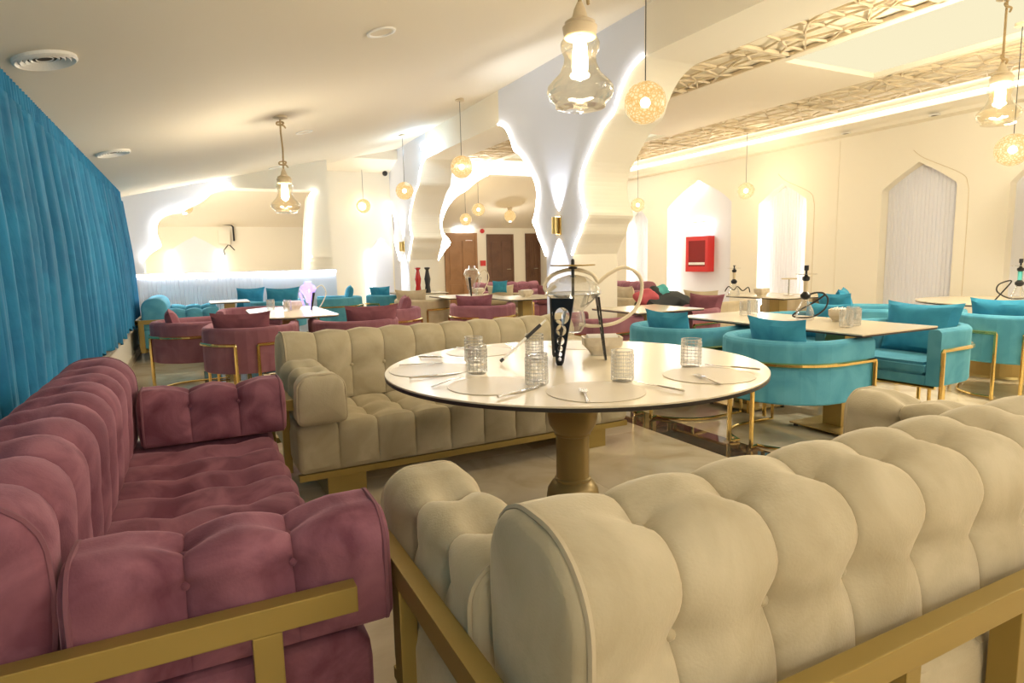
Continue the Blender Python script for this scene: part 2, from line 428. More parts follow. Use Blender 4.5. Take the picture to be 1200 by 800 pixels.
for k, (c, hw, zs, za, z0, kind, lit) in enumerate(NICHES):
    bm = bmesh.new()
    if kind == 'flute': fluted(bm, c-hw, c+hw, z0, za+.02, mapR, XR+.155)
    else: box(bm, XR+.14, XR+.158, c-hw, c+hw, z0, za+.02)
    p = link_mesh('niche_panel', bm, M['flute'], wr)
    if kind == 'flute': tag(p, kind='stuff')
    if lit:
        P = ogee(c, hw-.02, zs, za-.02, z0); b2 = bmesh.new()
        keep = P if kind == 'flute' else P[len(P)//2:]
        half = P[:len(P)//4+1] if kind == 'flute' else None
        if kind == 'flute':
            tube(b2, [(XR+.11, c+hw-.02, z0), (XR+.11, c+hw-.02, zs-.02)], .014, 6)
            tube(b2, [(XR+.11, c-hw+.02, z0), (XR+.11, c-hw+.02, zs-.02)], .014, 6)
        else: tube(b2, [(XR+.09, u, v) for u, v in keep], .02, 6)
        link_mesh('light_strip', b2, M['led'], wr)
    # joint line curving beside the niche
    if k in (1, 2):
        pts = catmull([(XR-.002, c+.08, za+.16), (XR-.002, c-.06, za+.04), (XR-.002, c-hw-.02, zs+.16), (XR-.002, c-hw-.12, zs+.02), (XR-.002, c-hw-.14, zs-.3), (XR-.002, c-hw-.14, .4)], 6)
        b3 = bmesh.new(); tube(b3, pts, .004, 5); link_mesh('panel_joint', b3, M['lattice'], wr)
for y in (6.12, 3.75): boxo('panel_joint', XR-.004, XR, y-.004, y+.004, .2, 2.86, M['lattice_back'], wr)

# far wall with doors
struct(boxo('wall_far', -1.2, 8.7, YB, YB+.15, 0, 3.3, M['wall_cream']))
bm = bmesh.new()
prism(bm, [(11.42, 3.08), (15.1, 2.03), (15.1, 2.2), (11.42, 3.25)], [], lambda u, v, d: (d, u, v), -1.2, 8.7)
struct(link_mesh('ceiling_rear', bm, M['ceil_cream']))
def door(idx, x0, x1, h, m, sign=False):
    d = struct(empty('door_%d' % idx, ((x0+x1)/2, YB, 0)))
    w = (x1-x0)/2
    bm = bmesh.new(); box(bm, -w, -w+.06, -.05, 0, 0, h); box(bm, w-.06, w, -.05, 0, 0, h); box(bm, -w+.06, w-.06, -.05, 0, h-.06, h)
    link_mesh('door_frame', bm, m, d)
    boxo('door_leaf', -w+.06, w-.06, -.035, -.0, 0, h-.06, m, d)
    bm = bmesh.new()
    for z0, z1 in ((.12, .62), (.74, h-.2)):
        for s in (-1, 1): box(bm, (-w+.12 if s < 0 else .03), (-.03 if s < 0 else w-.12), -.05, -.034, z0, z1, bev=.008)
    link_mesh('door_panel', bm, m, d)
    bm = bmesh.new(); tube(bm, [(w-.12, -.035, .98), (w-.12, -.09, .98), (w-.24, -.09, .98)], .011, 8); link_mesh('door_handle', bm, M['steel'], d)
    if sign:
        bm = bmesh.new(); box(bm, w-.32, w-.14, -.044, -.036, h-.36, h-.18)
        link_mesh('door_notice', bm, M['white'], d)
        bm = bmesh.new(); box(bm, w-.305, w-.155, -.047, -.044, h-.345, h-.195); link_mesh('notice_print', bm, mat('coral_print', (.75, .25, .2), .6), d)
    return d
door(1, 5.72, 6.62, 1.93, M['door_light'], True)
door(2, 6.90, 7.68, 1.90, M['door_dark'])
d3 = door(3, 8.05, 8.5, 1.92, M['door_dark'])

# transverse wall (left bay): arch haunch at the curtain, pier, lintel, half wall
mapT = lambda u, v, d: (u, d, v)
HL = smooth2([(.65, 2.44), (.50, 2.41), (.35, 2.36), (.25, 2.27), (.15, 2.20), (.02, 2.14), (-.10, 2.07), (-.22, 2.04), (-.33, 2.0), (-.42, 1.92), (-.46, 1.79), (-.45, 1.66), (-.42, 1.54), (-.50, 1.48), (-.60, 1.40), (-.66, 1.32)], 3)
bm = bmesh.new()
prism(bm, [(-.98, 0), (-.66, 0)]+list(reversed(HL))+[(.65, zc(.65)+.02), (-.98, zc(-.98)+.02)], [], mapT, 11.0, 11.4, 0, 1)
wt = struct(link_mesh('wall_transverse', bm, [M['wall_cool'], M['wall_cream']]))
bm = bmesh.new(); tube(bm, [(u, 10.975, v) for u, v in HL], .016, 6); link_mesh('light_strip', bm, M['led'], wt)
PR = smooth2([(1.93, 2.44), (1.83, 2.34), (1.79, 2.1), (1.76, 1.89), (1.72, 1.5), (1.69, 1.14)], 3)
bm = bmesh.new()
prism(bm, [(.65, 2.44)]+PR+[(1.69, 0), (2.14, 0), (2.14, zc(2.14)+.02), (.65, zc(.65)+.02)], [], mapT, 11.0, 11.4, 0, 0)
wt2 = struct(link_mesh('wall_transverse', bm, [M['wall_cream']]))
bm = bmesh.new(); tube(bm, [(u, 10.98, v) for u, v in PR], .016, 6); link_mesh('light_strip', bm, M['led'], wt2)
boxo('ledge', 1.80, 2.13, 10.9, 11.0, 1.32, 1.345, M['wall_cream'], wt2); boxo('ledge', 1.76, 2.13, 10.92, 11.0, 1.22, 1.245, M['wall_cream'], wt2)
struct(boxo('wall_pier', 2.14, XA+.02, 12.0, 12.2, 0, 3.4, M['wall_cream']))
hw_ = struct(boxo('wall_half', -.76, 2.14, 10.72, 10.9, 0, 1.11, M['wall_cool']))
boxo('capping', -.76, 2.15, 10.62, 10.92, 1.11, 1.125, M['white'], hw_)
boxo('light_strip', -.74, 2.13, 10.70, 10.718, 1.085, 1.105, M['led_cool'], hw_)
bm = bmesh.new(); fluted(bm, -.74, .98, .02, 1.04, lambda u, v, d: (u, d, v), 10.72, .06, .009); tag(link_mesh('fluted_panel', bm, M['flute'], hw_), kind='stuff')
# lit niche in the pier wall beside the arcade
bm = bmesh.new(); prism(bm, ogee(3.27, .22, 1.42, 1.70, .1), [], mapT, 11.985, 11.999)
nz = struct(link_mesh('trim_2', bm, M['wall_cool']))
bm = bmesh.new(); tube(bm, [(3.04, 11.975, .1), (3.04, 11.975, 1.42)], .018, 6); link_mesh('light_strip', bm, M['led'], nz)
# right transverse arch
HR = smooth2([(5.25, 2.88), (5.13, 2.83), (4.95, 2.72), (4.78, 2.58), (4.60, 2.48), (4.42, 2.31), (4.30, 2.11), (4.24, 1.92), (4.27, 1.74), (4.40, 1.57), (4.30, 1.45), (4.15, 1.25)], 3)
bm = bmesh.new()
prism(bm, [(XA+TA-.05, 0), (4.15, 0)]+list(reversed(HR))+[(XR, 2.88), (XR, 3.2), (XA+TA-.05, 3.2)], [], mapT, 11.3, 11.55, 0, 1)
wt3 = struct(link_mesh('wall_transverse', bm, [M['wall_cool'], M['wall_cream']]))
bm = bmesh.new(); tube(bm, [(u, 11.27, v) for u, v in HR], .03, 6); link_mesh('light_strip', bm, M['led'], wt3)
bm = bmesh.new(); box(bm, 4.2, 8.4, 11.24, 11.28, 2.98, 3.03); link_mesh('light_strip', bm, M['led'], wt3)
# far arched window beyond the left arch
bm = bmesh.new(); prism(bm, ogee(.08, .44, 1.55, 1.86, .3), [], mapT, 14.985, 14.999)
w1 = struct(link_mesh('window_1', bm, M['flute']))
for s in (-1, 1):
    bm = bmesh.new(); tube(bm, [(.08+s*.46, 14.97, .3), (.08+s*.46, 14.97, 1.5)], .03, 6); link_mesh('light_strip', bm, M['led'], w1)
# ---------------------------------------------------------------- tufted sofas
def resample(P, n):
    P = [Vector((a, b, 0)) for a, b in P]; P.append(P[0]); L = [0]
    for a, b in zip(P, P[1:]): L.append(L[-1]+(b-a).length)
    out = []; j = 0
    for i in range(n):
        s = L[-1]*i/n
        while L[j+1] < s: j += 1
        t = (s-L[j])/max(1e-9, L[j+1]-L[j]); p = P[j].lerp(P[j+1], t); out.append((p.x, p.y, s))
    return out, L[-1]
def rounded(pts, k=6):
    """outline from (a, b, radius) corners"""
    n = len(pts); out = []
    for i in range(n):
        p = Vector(pts[i][:2]); r = pts[i][2]; a = Vector(pts[i-1][:2]); b = Vector(pts[(i+1) % n][:2])
        if r < 1e-4: out.append((p.x, p.y)); continue
        u, v = (a-p).normalized(), (b-p).normalized(); ang = math.acos(max(-1, min(1, u.dot(v)))); t = r/math.tan(ang/2)
        c = p+(u+v).normalized()*(r/math.sin(ang/2)); A, B = p+u*t-c, p+v*t-c
        for s in range(k+1):
            q = s/k; w = (A*(1-q)+B*q); w = w.normalized()*r+c; out.append((w.x, w.y))
    return out
def tufted(name, parent, m, x0, x1, outline, pitch, rows, tuft_range, amp, nprof=64, endr=.035, phase=0., piping=None, button=None, sub=8, swap=False):
    """cushion swept along x; outline = closed (y, z) loop; rows = arclength fractions of the button rows;
    tuft_range = (s0, s1) fractions of the loop that carry the seams"""
    prof, LEN = resample(outline, nprof)
    cx = sum(p[0] for p in prof)/nprof; cy = sum(p[1] for p in prof)/nprof
    nor = []
    for i in range(nprof):
        a, b = prof[i-1], prof[(i+1) % nprof]; t = Vector((b[0]-a[0], b[1]-a[1])); nn = Vector((t.y, -t.x)).normalized()
        if nn.dot(Vector((prof[i][0]-cx, prof[i][1]-cy))) < 0: nn = -nn
        nor.append(nn)
    ncell = max(1, round((x1-x0)/pitch)); pw = (x1-x0)/ncell
    ts = [0, .035, .12, .26, .45, .7, 1.][:7] if sub >= 8 else [0, .08, .3, .65, 1.]
    us = []
    for c in range(ncell):
        a = x0+c*pw
        us += [a+pw/2*t for t in ts]+[a+pw-pw/2*t for t in reversed(ts[1:-1])]
    us.append(x1)
    us = sorted(set([round(u, 5) for u in us]+[round(x0+endr*q, 5) for q in (.12, .35, .65)]+[round(x1-endr*q, 5) for q in (.12, .35, .65)]))
    bm = bmesh.new(); rings = []
    hb = pw*.42
    for u in us:
        de = min(u-x0, x1-u); ins = 0.
        if de < endr: ins = endr*(1-math.sqrt(max(0, 1-((endr-de)/endr)**2)))*.8
        seam = (u-x0)/pw; k = round(seam); du = abs(seam-k)*pw
        edge = (k == 0 or k == ncell)
        t = min(1, du/(pw/2)); t = 1. if edge else t
        ring = []
        for i, (y, z, s) in enumerate(prof):
            f = s/LEN; s0, s1 = tuft_range
            w = 0.
            if s0 <= f <= s1: w = min(1, (f-s0)/.03, (s1-f)/.03)
            d = 0.
            if w > 0:
                d = amp*(1-math.sqrt(1-(1-t)**2))*w
                for r in rows:
                    ds = abs(f-r)*LEN
                    dd = math.sqrt((0 if edge else du*du*1.0)+ds*ds) if not edge else 9
                    d += amp*1.6*math.exp(-(dd/(.25*pw))**1.25)*w
                    d += amp*.40*math.exp(-(ds/(.16*pw))**1.2)*w*(1-.35*t)
            q = ins+d
            ring.append(bm.verts.new((u, y-nor[i].x*q, z-nor[i].y*q)))
        rings.append(ring)
    for A, B in zip(rings, rings[1:]):
        for i in range(nprof): bm.faces.new((A[i], B[i], B[(i+1) % nprof], A[(i+1) % nprof]))
    for R, off in ((rings[0], -.012), (rings[-1], .012)):
        mid = [bm.verts.new((v.co.x+off*.7, cx+(v.co.y-cx)*.6, cy+(v.co.z-cy)*.6)) for v in R]
        c = bm.verts.new((R[0].co.x+off, cx, cy))
        for i in range(nprof):
            j = (i+1) % nprof
            bm.faces.new((R[i], R[j], mid[j], mid[i])); bm.faces.new((mid[i], mid[j], c))
    bmesh.ops.recalc_face_normals(bm, faces=list(bm.faces))
    if swap:
        for v in bm.verts: v.co = Vector((v.co.y, v.co.x, v.co.z))
        bmesh.ops.reverse_faces(bm, faces=list(bm.faces))
    o = link_mesh(name, bm, m, parent, smooth=True)
    sw = (lambda a, b, c: (b, a, c)) if swap else (lambda a, b, c: (a, b, c))
    if piping:
        for xe in (x0+endr*.55, x1-endr*.55):
            b2 = bmesh.new(); tube(b2, [sw(xe, p[0]+n_.x*-.005, p[1]+n_.y*-.005) for p, n_ in zip(prof, nor)], .0065, 6, closed=True)
            link_mesh('piping', b2, piping, o, smooth=True)
    if button:
        bmesh_b = None
        for r in rows:
            i = int(round(r*nprof)) % nprof; y, z, s = prof[i]; nn = nor[i]
            for k in range(1, ncell):
                q = amp*2.72
                loc = sw(x0+k*pw, y-nn.x*q, z-nn.y*q)
                if bmesh_b is None:
                    bb = bmesh.new(); bmesh.ops.create_uvsphere(bb, u_segments=10, v_segments=6, radius=.013)
                    bmesh_b = link_mesh('button', bb, button, o, smooth=True, loc=loc)
                else:
                    c = bmesh_b.copy(); COL.objects.link(c); c.parent = o; c.location = loc
    return o
def sofa(loc, rz, L, vel, seam, label, detail=True, group=None, arms=(True, True), amp=.022):
    """front along y = 0, back toward +y, x from 0 to L"""
    t = empty('tufted_sofa', loc, rz, label, 'sofa', group)
    n1, n2, n3 = (72, 56, 48) if detail else (32, 28, 24); sb = 8 if detail else 4
    pip = seam if detail else None; bt = vel if detail else None
    # seat block
    so = rounded([(.02, .155, .02), (.02, .41, .055), (.88, .41, .05), (.88, .155, .02)])
    per = resample(so, 10)[1]
    tufted('seat', t, vel, 0, L, so, .203, [(.255-.02+.20)/per, (.255-.02+.42)/per], (.0, .25+.60/per), .020, n2, button=bt, piping=None, sub=sb)
    # back cushion: bullnose top
    bo = rounded([(.60, .40, .03), (.575, .60, .10), (.585, .818, .125), (.885, .810, .135), (.885, .385, .05)], 7)
    pr, per = resample(bo, 72)
    def frac(y, z): return min(pr, key=lambda p: (p[0]-y)**2+(p[1]-z)**2)[2]/per
    r1, r2, r3 = frac(.57, .60), frac(.755, .818), frac(.89, .62)
    tufted('back_cushion', t, vel, .025, L-.025, bo, .203, [r1, r2, r3], (.01, .90), amp, n1, endr=.045, piping=pip, button=bt, sub=sb)
    # arm cushions
    for s in (0, 1):
        if not arms[s]: continue
        ao = rounded([(.0, .415, .03), (.0, .668, .085), (.245, .668, .085), (.245, .415, .03)], 6) if s == 0 else rounded([(L-.245, .415, .03), (L-.245, .668, .085), (L, .668, .085), (L, .415, .03)], 6)
        pa, pe = resample(ao, 60)
        fr = lambda x, z: min(pa, key=lambda p: (p[0]-x)**2+(p[1]-z)**2)[2]/pe
        c = .12 if s == 0 else L-.12
        rr = [fr(0 if s == 0 else L-.245, .57), fr(c, .668), fr(.245 if s == 0 else L, .57)]
        tufted('arm_cushion', t, vel, -.03, .575, ao, .203, rr, (.02, .74), .022, n3, endr=.03, piping=pip, button=bt, sub=sb, swap=True)
    # gold frame
    G = M['gold_paint']
    boxo('front_rail', .0, L, .03, .07, .118, .152, G, t, .003); boxo('rear_rail', 0, L, .84, .88, .118, .152, G, t, .003)
    for s in (0, 1):
        xo = -.042 if s == 0 else L+.002
        bm = bmesh.new(); box(bm, xo, xo+.04, .06, .955, .485, .54, bev=.003); a = link_mesh('arm_rail', bm, G, t)
        boxo('arm_post', xo, xo+.04, .21, .265, .118, .485, G, a, .003)
        boxo('arm_post', xo, xo+.04, .86, .915, .118, .485, G, a, .003)
    br = boxo('back_rail', -.042, L+.042, .915, .955, .485, .54, G, t, .003)
    nb = max(2, round(L/.38)); 
    for k in range(nb):
        xp = .26+.385*k
        if xp < L-.1: boxo('back_post', xp-.022, xp+.022, .89, .945, .118, .485, G, br, .003)
    for xl in (.14, L-.36) :
        boxo('leg', xl, xl+.20, .05, .82, .0, .118, G, t, .003)
    return t
near = sofa((.39+2.1, 1.53, 0), PI, 2.10, M['cream_velvet'], M['cream_seam'], 'cream velvet tufted sofa in the foreground, seen from behind its back')
far_ = sofa((.395, 3.13, 0), math.radians(1.2), 2.06, M['cream_velvet'], M['cream_seam'], 'cream velvet tufted sofa behind the round table, its seat facing the camera', amp=.013)
left_ = sofa((.312, 1.27, 0), PI/2, 2.04, M['mauve_velvet'], M['mauve_seam'], 'mauve velvet tufted sofa along the blue curtain in the foreground')
sofa((.24, 9.25, 0), PI/2, 1.3, M['teal_velvet'], M['teal_velvet'], 'turquoise velvet sofa with a gold T-shaped arm frame beside the low partition', detail=False)
sofa((6.05, 9.5, 0), -PI/2, 1.3, M['mauve_chair'], M['mauve_seam'], 'mauve sofa with a gold arm frame in the hall behind the arch column', detail=False)
sofa((4.5, 10.05, 0), -.2, 1.3, M['mauve_chair'], M['mauve_seam'], 'distant mauve sofa near the dark rear doors', detail=False)

# ---------------------------------------------------------------- tub chairs
def arc_path(r, fy, n=14, a0=0., a1=1.):
    """left arm front -> round the back -> right arm front (chair faces +y)"""
    P = [(-r, fy), (-r, fy*.5)]+[(-r*math.cos(PI*i/n), -r*math.sin(PI*i/n)) for i in range(n+1)]+[(r, fy*.5), (r, fy)]
    return P
def tub_chair(vel, label, group):
    t = empty('tub_chair', (0, 0, 0), 0, label, 'chair', group)
    R, FY, TH, ZB, ZT = .40, .30, .085, .30, .685
    path = [Vector((x, y, 0)) for x, y in arc_path(R, FY)]
    sec = rounded([(0, ZB, .015), (0, ZT, .03), (TH, ZT, .03), (TH, ZB, .015)], 3)
    bm = bmesh.new(); rings = []
    for i, p in enumerate(path):
        a, b = path[max(0, i-1)], path[min(len(path)-1, i+1)]; tg = (b-a).normalized(); inn = Vector((-tg.y, tg.x, 0))
        rings.append([bm.verts.new((p.x+inn.x*o, p.y+inn.y*o, z)) for o, z in sec])
    k = len(sec)
    for A, B in zip(rings, rings[1:]):
        for j in range(k): bm.faces.new((A[j], A[(j+1) % k], B[(j+1) % k], B[j]))
    bm.faces.new(rings[0]); bm.faces.new(list(reversed(rings[-1])))
    bmesh.ops.recalc_face_normals(bm, faces=list(bm.faces))
    link_mesh('shell', bm, vel, t, smooth=False)
    ri = R-TH-.003
    def plan(r, fy, z0, z1, bev):
        b = bmesh.new(); P = arc_path(r, fy, 12)
        prism(b, P, [], lambda u, v, d: (u, v, d), z0, z1)
        if bev: bmesh.ops.bevel(b, geom=[e for e in b.edges if abs(e.verts[0].co.z-e.verts[1].co.z) < 1e-5 and len(e.link_faces) == 2 and e.calc_face_angle(0) > 1], offset=bev, segments=2, affect='EDGES')
        return b
    link_mesh('seat_base', plan(ri, FY, .30, .365, 0), vel, t)
    link_mesh('seat_cushion', plan(ri-.004, FY+.01, .368, .455, .02), vel, t)
    G = M['gold']
    for s in (-1, 1):
        ro = R+.012
        arc = [(s*ro, FY-.01), (s*ro, 0)]+[(s*ro*math.cos(a), -ro*math.sin(a)) for a in [PI*q/2/8*.86 for q in range(1, 9)]]
        bm = bmesh.new()
        pts = [Vector((*arc[0], .0)), Vector((*arc[0], .275)), Vector((*arc[0], .535))]
        pts = [(*arc[0], .012), (*arc[0], .535)]+[(*p, .545) for p in arc]+[(*arc[-1], .535), (*arc[-1], .012)]
        tube(bm, pts, .0145, 6); link_mesh('frame', bm, G, t)
        bm = bmesh.new(); r2 = R-.06
        arc2 = [(s*r2*math.cos(a), -r2*math.sin(a)) for a in [PI*q/2/8*.86 for q in range(0, 9)]]
        tube(bm, [(s*r2, FY-.01, .30), (s*r2, FY-.01, .012), (s*r2, 0, .012)]+[(*p, .012) for p in arc2[1:]]+[(*arc[-1], .012)], .011, 6)
        link_mesh('floor_bar', bm, G, t)
    bm = bmesh.new(); tube(bm, [(-R+.02, FY+.004, .292), (R-.02, FY+.004, .292)], .012, 6); link_mesh('seat_rail', bm, G, t)
    return t
PROTO = {}
def put_chair(kind, x, y, deg, label):
    vel = {'teal': 'teal_velvet', 'mauve': 'mauve_chair', 'cream': 'cream_chair'}[kind]
    g = {'teal': 'turquoise tub chairs', 'mauve': 'mauve tub chairs', 'cream': 'cream tub chairs'}[kind]
    if kind not in PROTO:
        PROTO[kind] = tub_chair(M[vel], label, g); o = PROTO[kind]; o.location = (x, y, 0); o.rotation_euler = (0, 0, math.radians(deg))
    else: o = copy_tree(PROTO[kind], (x, y, 0), math.radians(deg), label)
    return o
CPROTO = {}
def cushion_mesh(w, h, th, n=12):
    bm = bmesh.new(); top, bot = [], []
    for sgn, store in ((1, top), (-1, bot)):
        for j in range(n+1):
            row = []
            for i in range(n+1):
                u, v = -1+2*i/n, -1+2*j/n
                x = u*w/2*(1-.09*(1-v*v)); z = v*h/2*(1-.13*(1-u*u))
                y = sgn*th/2*((1-u**4)*(1-v**4))**.55 + .006*math.sin(5*u+2*v)*(1-u*u)*(1-v*v)
                row.append(bm.verts.new((x, y, z)))
            store.append(row)
    for G_, fl in ((top, 0), (bot, 1)):
        for j in range(n):
            for i in range(n):
                q = (G_[j][i], G_[j][i+1], G_[j+1][i+1], G_[j+1][i]); bm.faces.new(q if fl else tuple(reversed(q)))
    bmesh.ops.remove_doubles(bm, verts=list(bm.verts), dist=1e-5); bmesh.ops.recalc_face_normals(bm, faces=list(bm.faces))
    return bm
def put_cushion(kind, x, y, z, deg, tilt, label, s=1., roll=0.):
    m = {'teal': 'teal_cushion', 'mauve': 'mauve_cushion', 'cream': 'cream_chair'}[kind]
    g = {'teal': 'turquoise back cushions', 'mauve': 'mauve back cushions', 'cream': 'cream back cushions'}[kind]
    if kind not in CPROTO:
        o = link_mesh('back_cushion', cushion_mesh(.44, .33, .13), M[m], smooth=True); CPROTO[kind] = o
    else: o = CPROTO[kind].copy(); COL.objects.link(o)
    o.name = 'back_cushion'
    o.location = (x, y, z); o.rotation_euler = (math.radians(tilt), math.radians(roll), math.radians(deg)); o.scale = (s, s, s)
    tag(o, label, 'cushion', g)
    return o
def chair_with_cushion(kind, x, y, deg, label, clabel, dx=0., z=.625, tilt=-14, spin=0, s=1., roll=0):
    put_chair(kind, x, y, deg, label)
    if clabel:
        a = math.radians(deg); lx, ly = dx, -.195
        put_cushion(kind, x+lx*math.cos(a)-ly*math.sin(a), y+lx*math.sin(a)+ly*math.cos(a), z, deg+spin, -tilt, clabel, s, roll)
# around the two joined square tables on the right
chair_with_cushion('teal', 3.42, 2.78, -90, 'turquoise tub chair nearest the round table, back to the camera', 'turquoise cushion in the tub chair nearest the round table', .10, .66)
chair_with_cushion('teal', 3.36, 3.70, -86, 'turquoise tub chair second from the camera, left of the joined square tables', 'turquoise cushion in the second tub chair left of the joined square tables', .06, .65)
chair_with_cushion('teal', 4.66, 2.76, 92, 'turquoise tub chair with its open seat facing left, right of the joined square tables', 'long turquoise cushion in the tub chair whose open seat faces left', .0, .63, s=1.25)
chair_with_cushion('teal', 6.06, 2.72, -66, 'turquoise tub chair at the right edge with two gold frame loops on its back', 'turquoise cushion in the tub chair at the right edge', -.06, .66)
chair_with_cushion('teal', 4.72, 3.62, 88, 'turquoise tub chair behind the hookah on the square table', 'turquoise cushion just behind the hookah on the square table', .0, .62)
chair_with_cushion('teal', 5.85, 3.85, -150, 'turquoise tub chair below the widest fluted niche, two cushions in it', 'pale turquoise cushion on the right in the chair below the fluted niche', -.05, .70)
put_cushion('teal', 5.62, 4.02, .68, -95, 12, 'turquoise cushion on the left in the chair below the fluted niche', .9)
# hall behind the arch
chair_with_cushion('mauve', 4.50, 4.98, 98, 'mauve tub chair right of the small square table, under the coat', 'mauve cushion in the tub chair right of the small square table', -.15, .66)
chair_with_cushion('mauve', 3.22, 4.78, -80, 'mauve tub chair seen through the glass hookah', None)
chair_with_cushion('cream', 5.42, 5.56, -72, 'cream tub chair in front of the lit niche left of the tall hookah', 'cream cushion in the tub chair left of the tall hookah', .05, .66)
chair_with_cushion('cream', 5.35, 6.75, -95, 'cream tub chair directly below the red fire cabinet', 'cream cushion in the tub chair below the fire cabinet', .0, .68)
chair_with_cushion('cream', 6.95, 5.42, 95, 'cream tub chair behind the round tray stand', None)
# middle lounge, behind the far sofa
chair_with_cushion('mauve', 3.12, 6.92, -20, 'mauve tub chair behind the far cream sofa, below the brown door', 'mauve cushion in the chair below the brown door', -.12, .655)
chair_with_cushion('cream', 2.92, 8.62, -22, 'cream tub chair with gold band below the red and black vases', 'cream cushion in the chair below the vases', -.14, .67)
chair_with_cushion('cream', 4.32, 8.8, 165, 'cream tub chair facing the camera below the dark door', 'cream cushion in the chair below the dark door', .0, .66)
chair_with_cushion('teal', 2.93, 10.3, -30, 'turquoise tub chair beside the lit niche in the distance', 'turquoise cushion in the distant chair beside the lit niche', -.12, .70, s=.8)
chair_with_cushion('mauve', 1.98, 7.15, 78, 'mauve tub chair at the right side of the oblong table', 'mauve cushion standing in the chair right of the oblong table', -.1, .67)
chair_with_cushion('mauve', 1.36, 6.0, 0, 'mauve tub chair back to the camera, right of the oblong table foot', 'wide mauve cushion just above the far sofa back', .1, .64, s=1.15)
chair_with_cushion('mauve', .42, 6.0, -10, 'mauve tub chair with two gold loops on its back, left of the far sofa', 'dark mauve cushion in the chair with two gold loops', -.05, .64, s=1.1)
chair_with_cushion('mauve', -.02, 6.95, -88, 'mauve tub chair nearest the curtain', 'light mauve cushion in the chair nearest the curtain', .12, .66, s=.9)
chair_with_cushion('mauve', .62, 8.3, 175, 'mauve tub chair at the far end of the oblong table', None)
chair_with_cushion('teal', 1.10, 9.98, 15, 'turquoise tub chair in front of the fluted partition', 'turquoise cushion in the chair in front of the fluted partition', .0, .70, s=1.15)
chair_with_cushion('teal', 2.02, 10.2, 80, 'turquoise tub chair behind the violet hookah', 'turquoise cushion behind the violet hookah', .0, .72, s=.9)
put_cushion('teal', .75, 10.3, .72, 20, 12, 'turquoise cushion behind another one in front of the fluted partition', 1.)
put_cushion('teal', 4.25, 8.78, .80, 0, 10, 'light blue cushion beside the clear glass hookah below the brown door', .6)
put_cushion('mauve', 4.95, 9.45, .62, 10, 15, 'left of two mauve cushions on the distant mauve sofa', .9)
put_cushion('mauve', 5.45, 9.30, .62, -20, 15, 'right of two mauve cushions on the distant mauve sofa', 1.)

# ---------------------------------------------------------------- tables
def round_table():
    t = empty('round_table', (1.437, 2.266, 0), 0, 'large round cream dining table on a turned gold column', 'table')
    bm = bmesh.new(); lathe(bm, [(0, .728), (.79, .728), (.8, .731), (.8, .744)], 96, mi=0, cap=False)
    bm2 = bmesh.new(); lathe(bm2, [(.8, .7435), (.7995, .749), (.798, .75), (0, .75)], 96, mi=0, cap=False); 
    o = link_mesh('table_edge', bm, M['black_edge'], t); link_mesh('tabletop', bm2, M['top'], t)
    bm = bmesh.new()
    lathe(bm, [(.0, .728), (.112, .728), (.113, .60), (.112, .53), (.103, .485), (.086, .455), (.080, .448), (.080, .438), (.073, .434), (.073, .245), (.08, .240), (.08, .230), (.092, .222), (.112, .19), (.118, .15), (.118, .03), (.125, .025), (.125, 0), (0, 0)], 40, cap=False)
    link_mesh('column', bm, mat('gold_painted_column', (.36, .245, .08), .38, metal=.35), t, smooth=True)
    return t
round_table()
def square_table(x, y, w, h, label, rz=0., col=.14, edge=True, plate=.44, m='top'):
    t = empty('square_table', (x, y, 0), rz, label, 'table')
    boxo('tabletop', -w/2, w/2, -h/2, h/2, .711, .72, M[m], t, .0015)
    boxo('table_edge', -w/2+.002, w/2-.002, -h/2+.002, h/2-.002, .700, .711, M['black_edge'], t)
    boxo('column', -col/2, col/2, -col/2, col/2, .03, .70, M['gold_satin'], t, .004)
    p = boxo('base_plate', -plate/2, plate/2, -plate/2, plate/2, .022, .03, M['gold_satin'], t)
    for sx in (-1, 1):
        for sy in (-1, 1):
            bm = bmesh.new(); lathe(bm, [(.0, .022), (.012, .022), (.016, 0), (0, 0)], 10, sx*(plate/2-.03), sy*(plate/2-.03), cap=False); link_mesh('foot', bm, M['black'], p)
    return t
square_table(3.91, 2.735, .77, .80, 'nearer of two joined square cream tables, between turquoise chairs')
square_table(3.91, 3.545, .77, .80, 'farther of two joined square cream tables, under the tall hookah')
square_table(3.86, 4.74, .78, .72, 'small square cream table with a gold post, left of the coat')
square_table(6.25, 5.22, .85, .85, 'cream square table below the fluted niche, carrying the round tray stand')
square_table(3.90, 7.30, .85, .85, 'cream square table with a gold post beside the far sofa end')
square_table(3.42, 8.2, .80, .80, 'cream square table with a thick dark edge under the clear glass hookah')
square_table(3.25, 9.75, .75, .75, 'small cream table carrying the red and black vases')
square_table(.42, 9.62, .5, .6, 'small white table in front of the fluted partition', m='white')
def oblong_table():
    t = empty('oblong_table', (.86, 6.9, 0), 0, 'oblong cream table with rounded ends among mauve chairs', 'table')
    o = [(p[0], p[1]) for p in rounded([(-.38, -.82, .3), (.38, -.82, .12), (.38, .82, .3), (-.38, .82, .3)], 8)]
    bm = bmesh.new(); prism(bm, o, [], lambda u, v, d: (u, v, d), .711, .72); link_mesh('tabletop', bm, M['top'], t)
    bm = bmesh.new(); prism(bm, [(a*.99, b*.995) for a, b in o], [], lambda u, v, d: (u, v, d), .70, .711); link_mesh('table_edge', bm, M['black_edge'], t)
    bm = bmesh.new(); lathe(bm, [(0, .70), (.07, .70), (.07, .05), (.22, .03), (.22, 0), (0, 0)], 28, cap=False); link_mesh('column', bm, M['gold_satin'], t)
oblong_table()
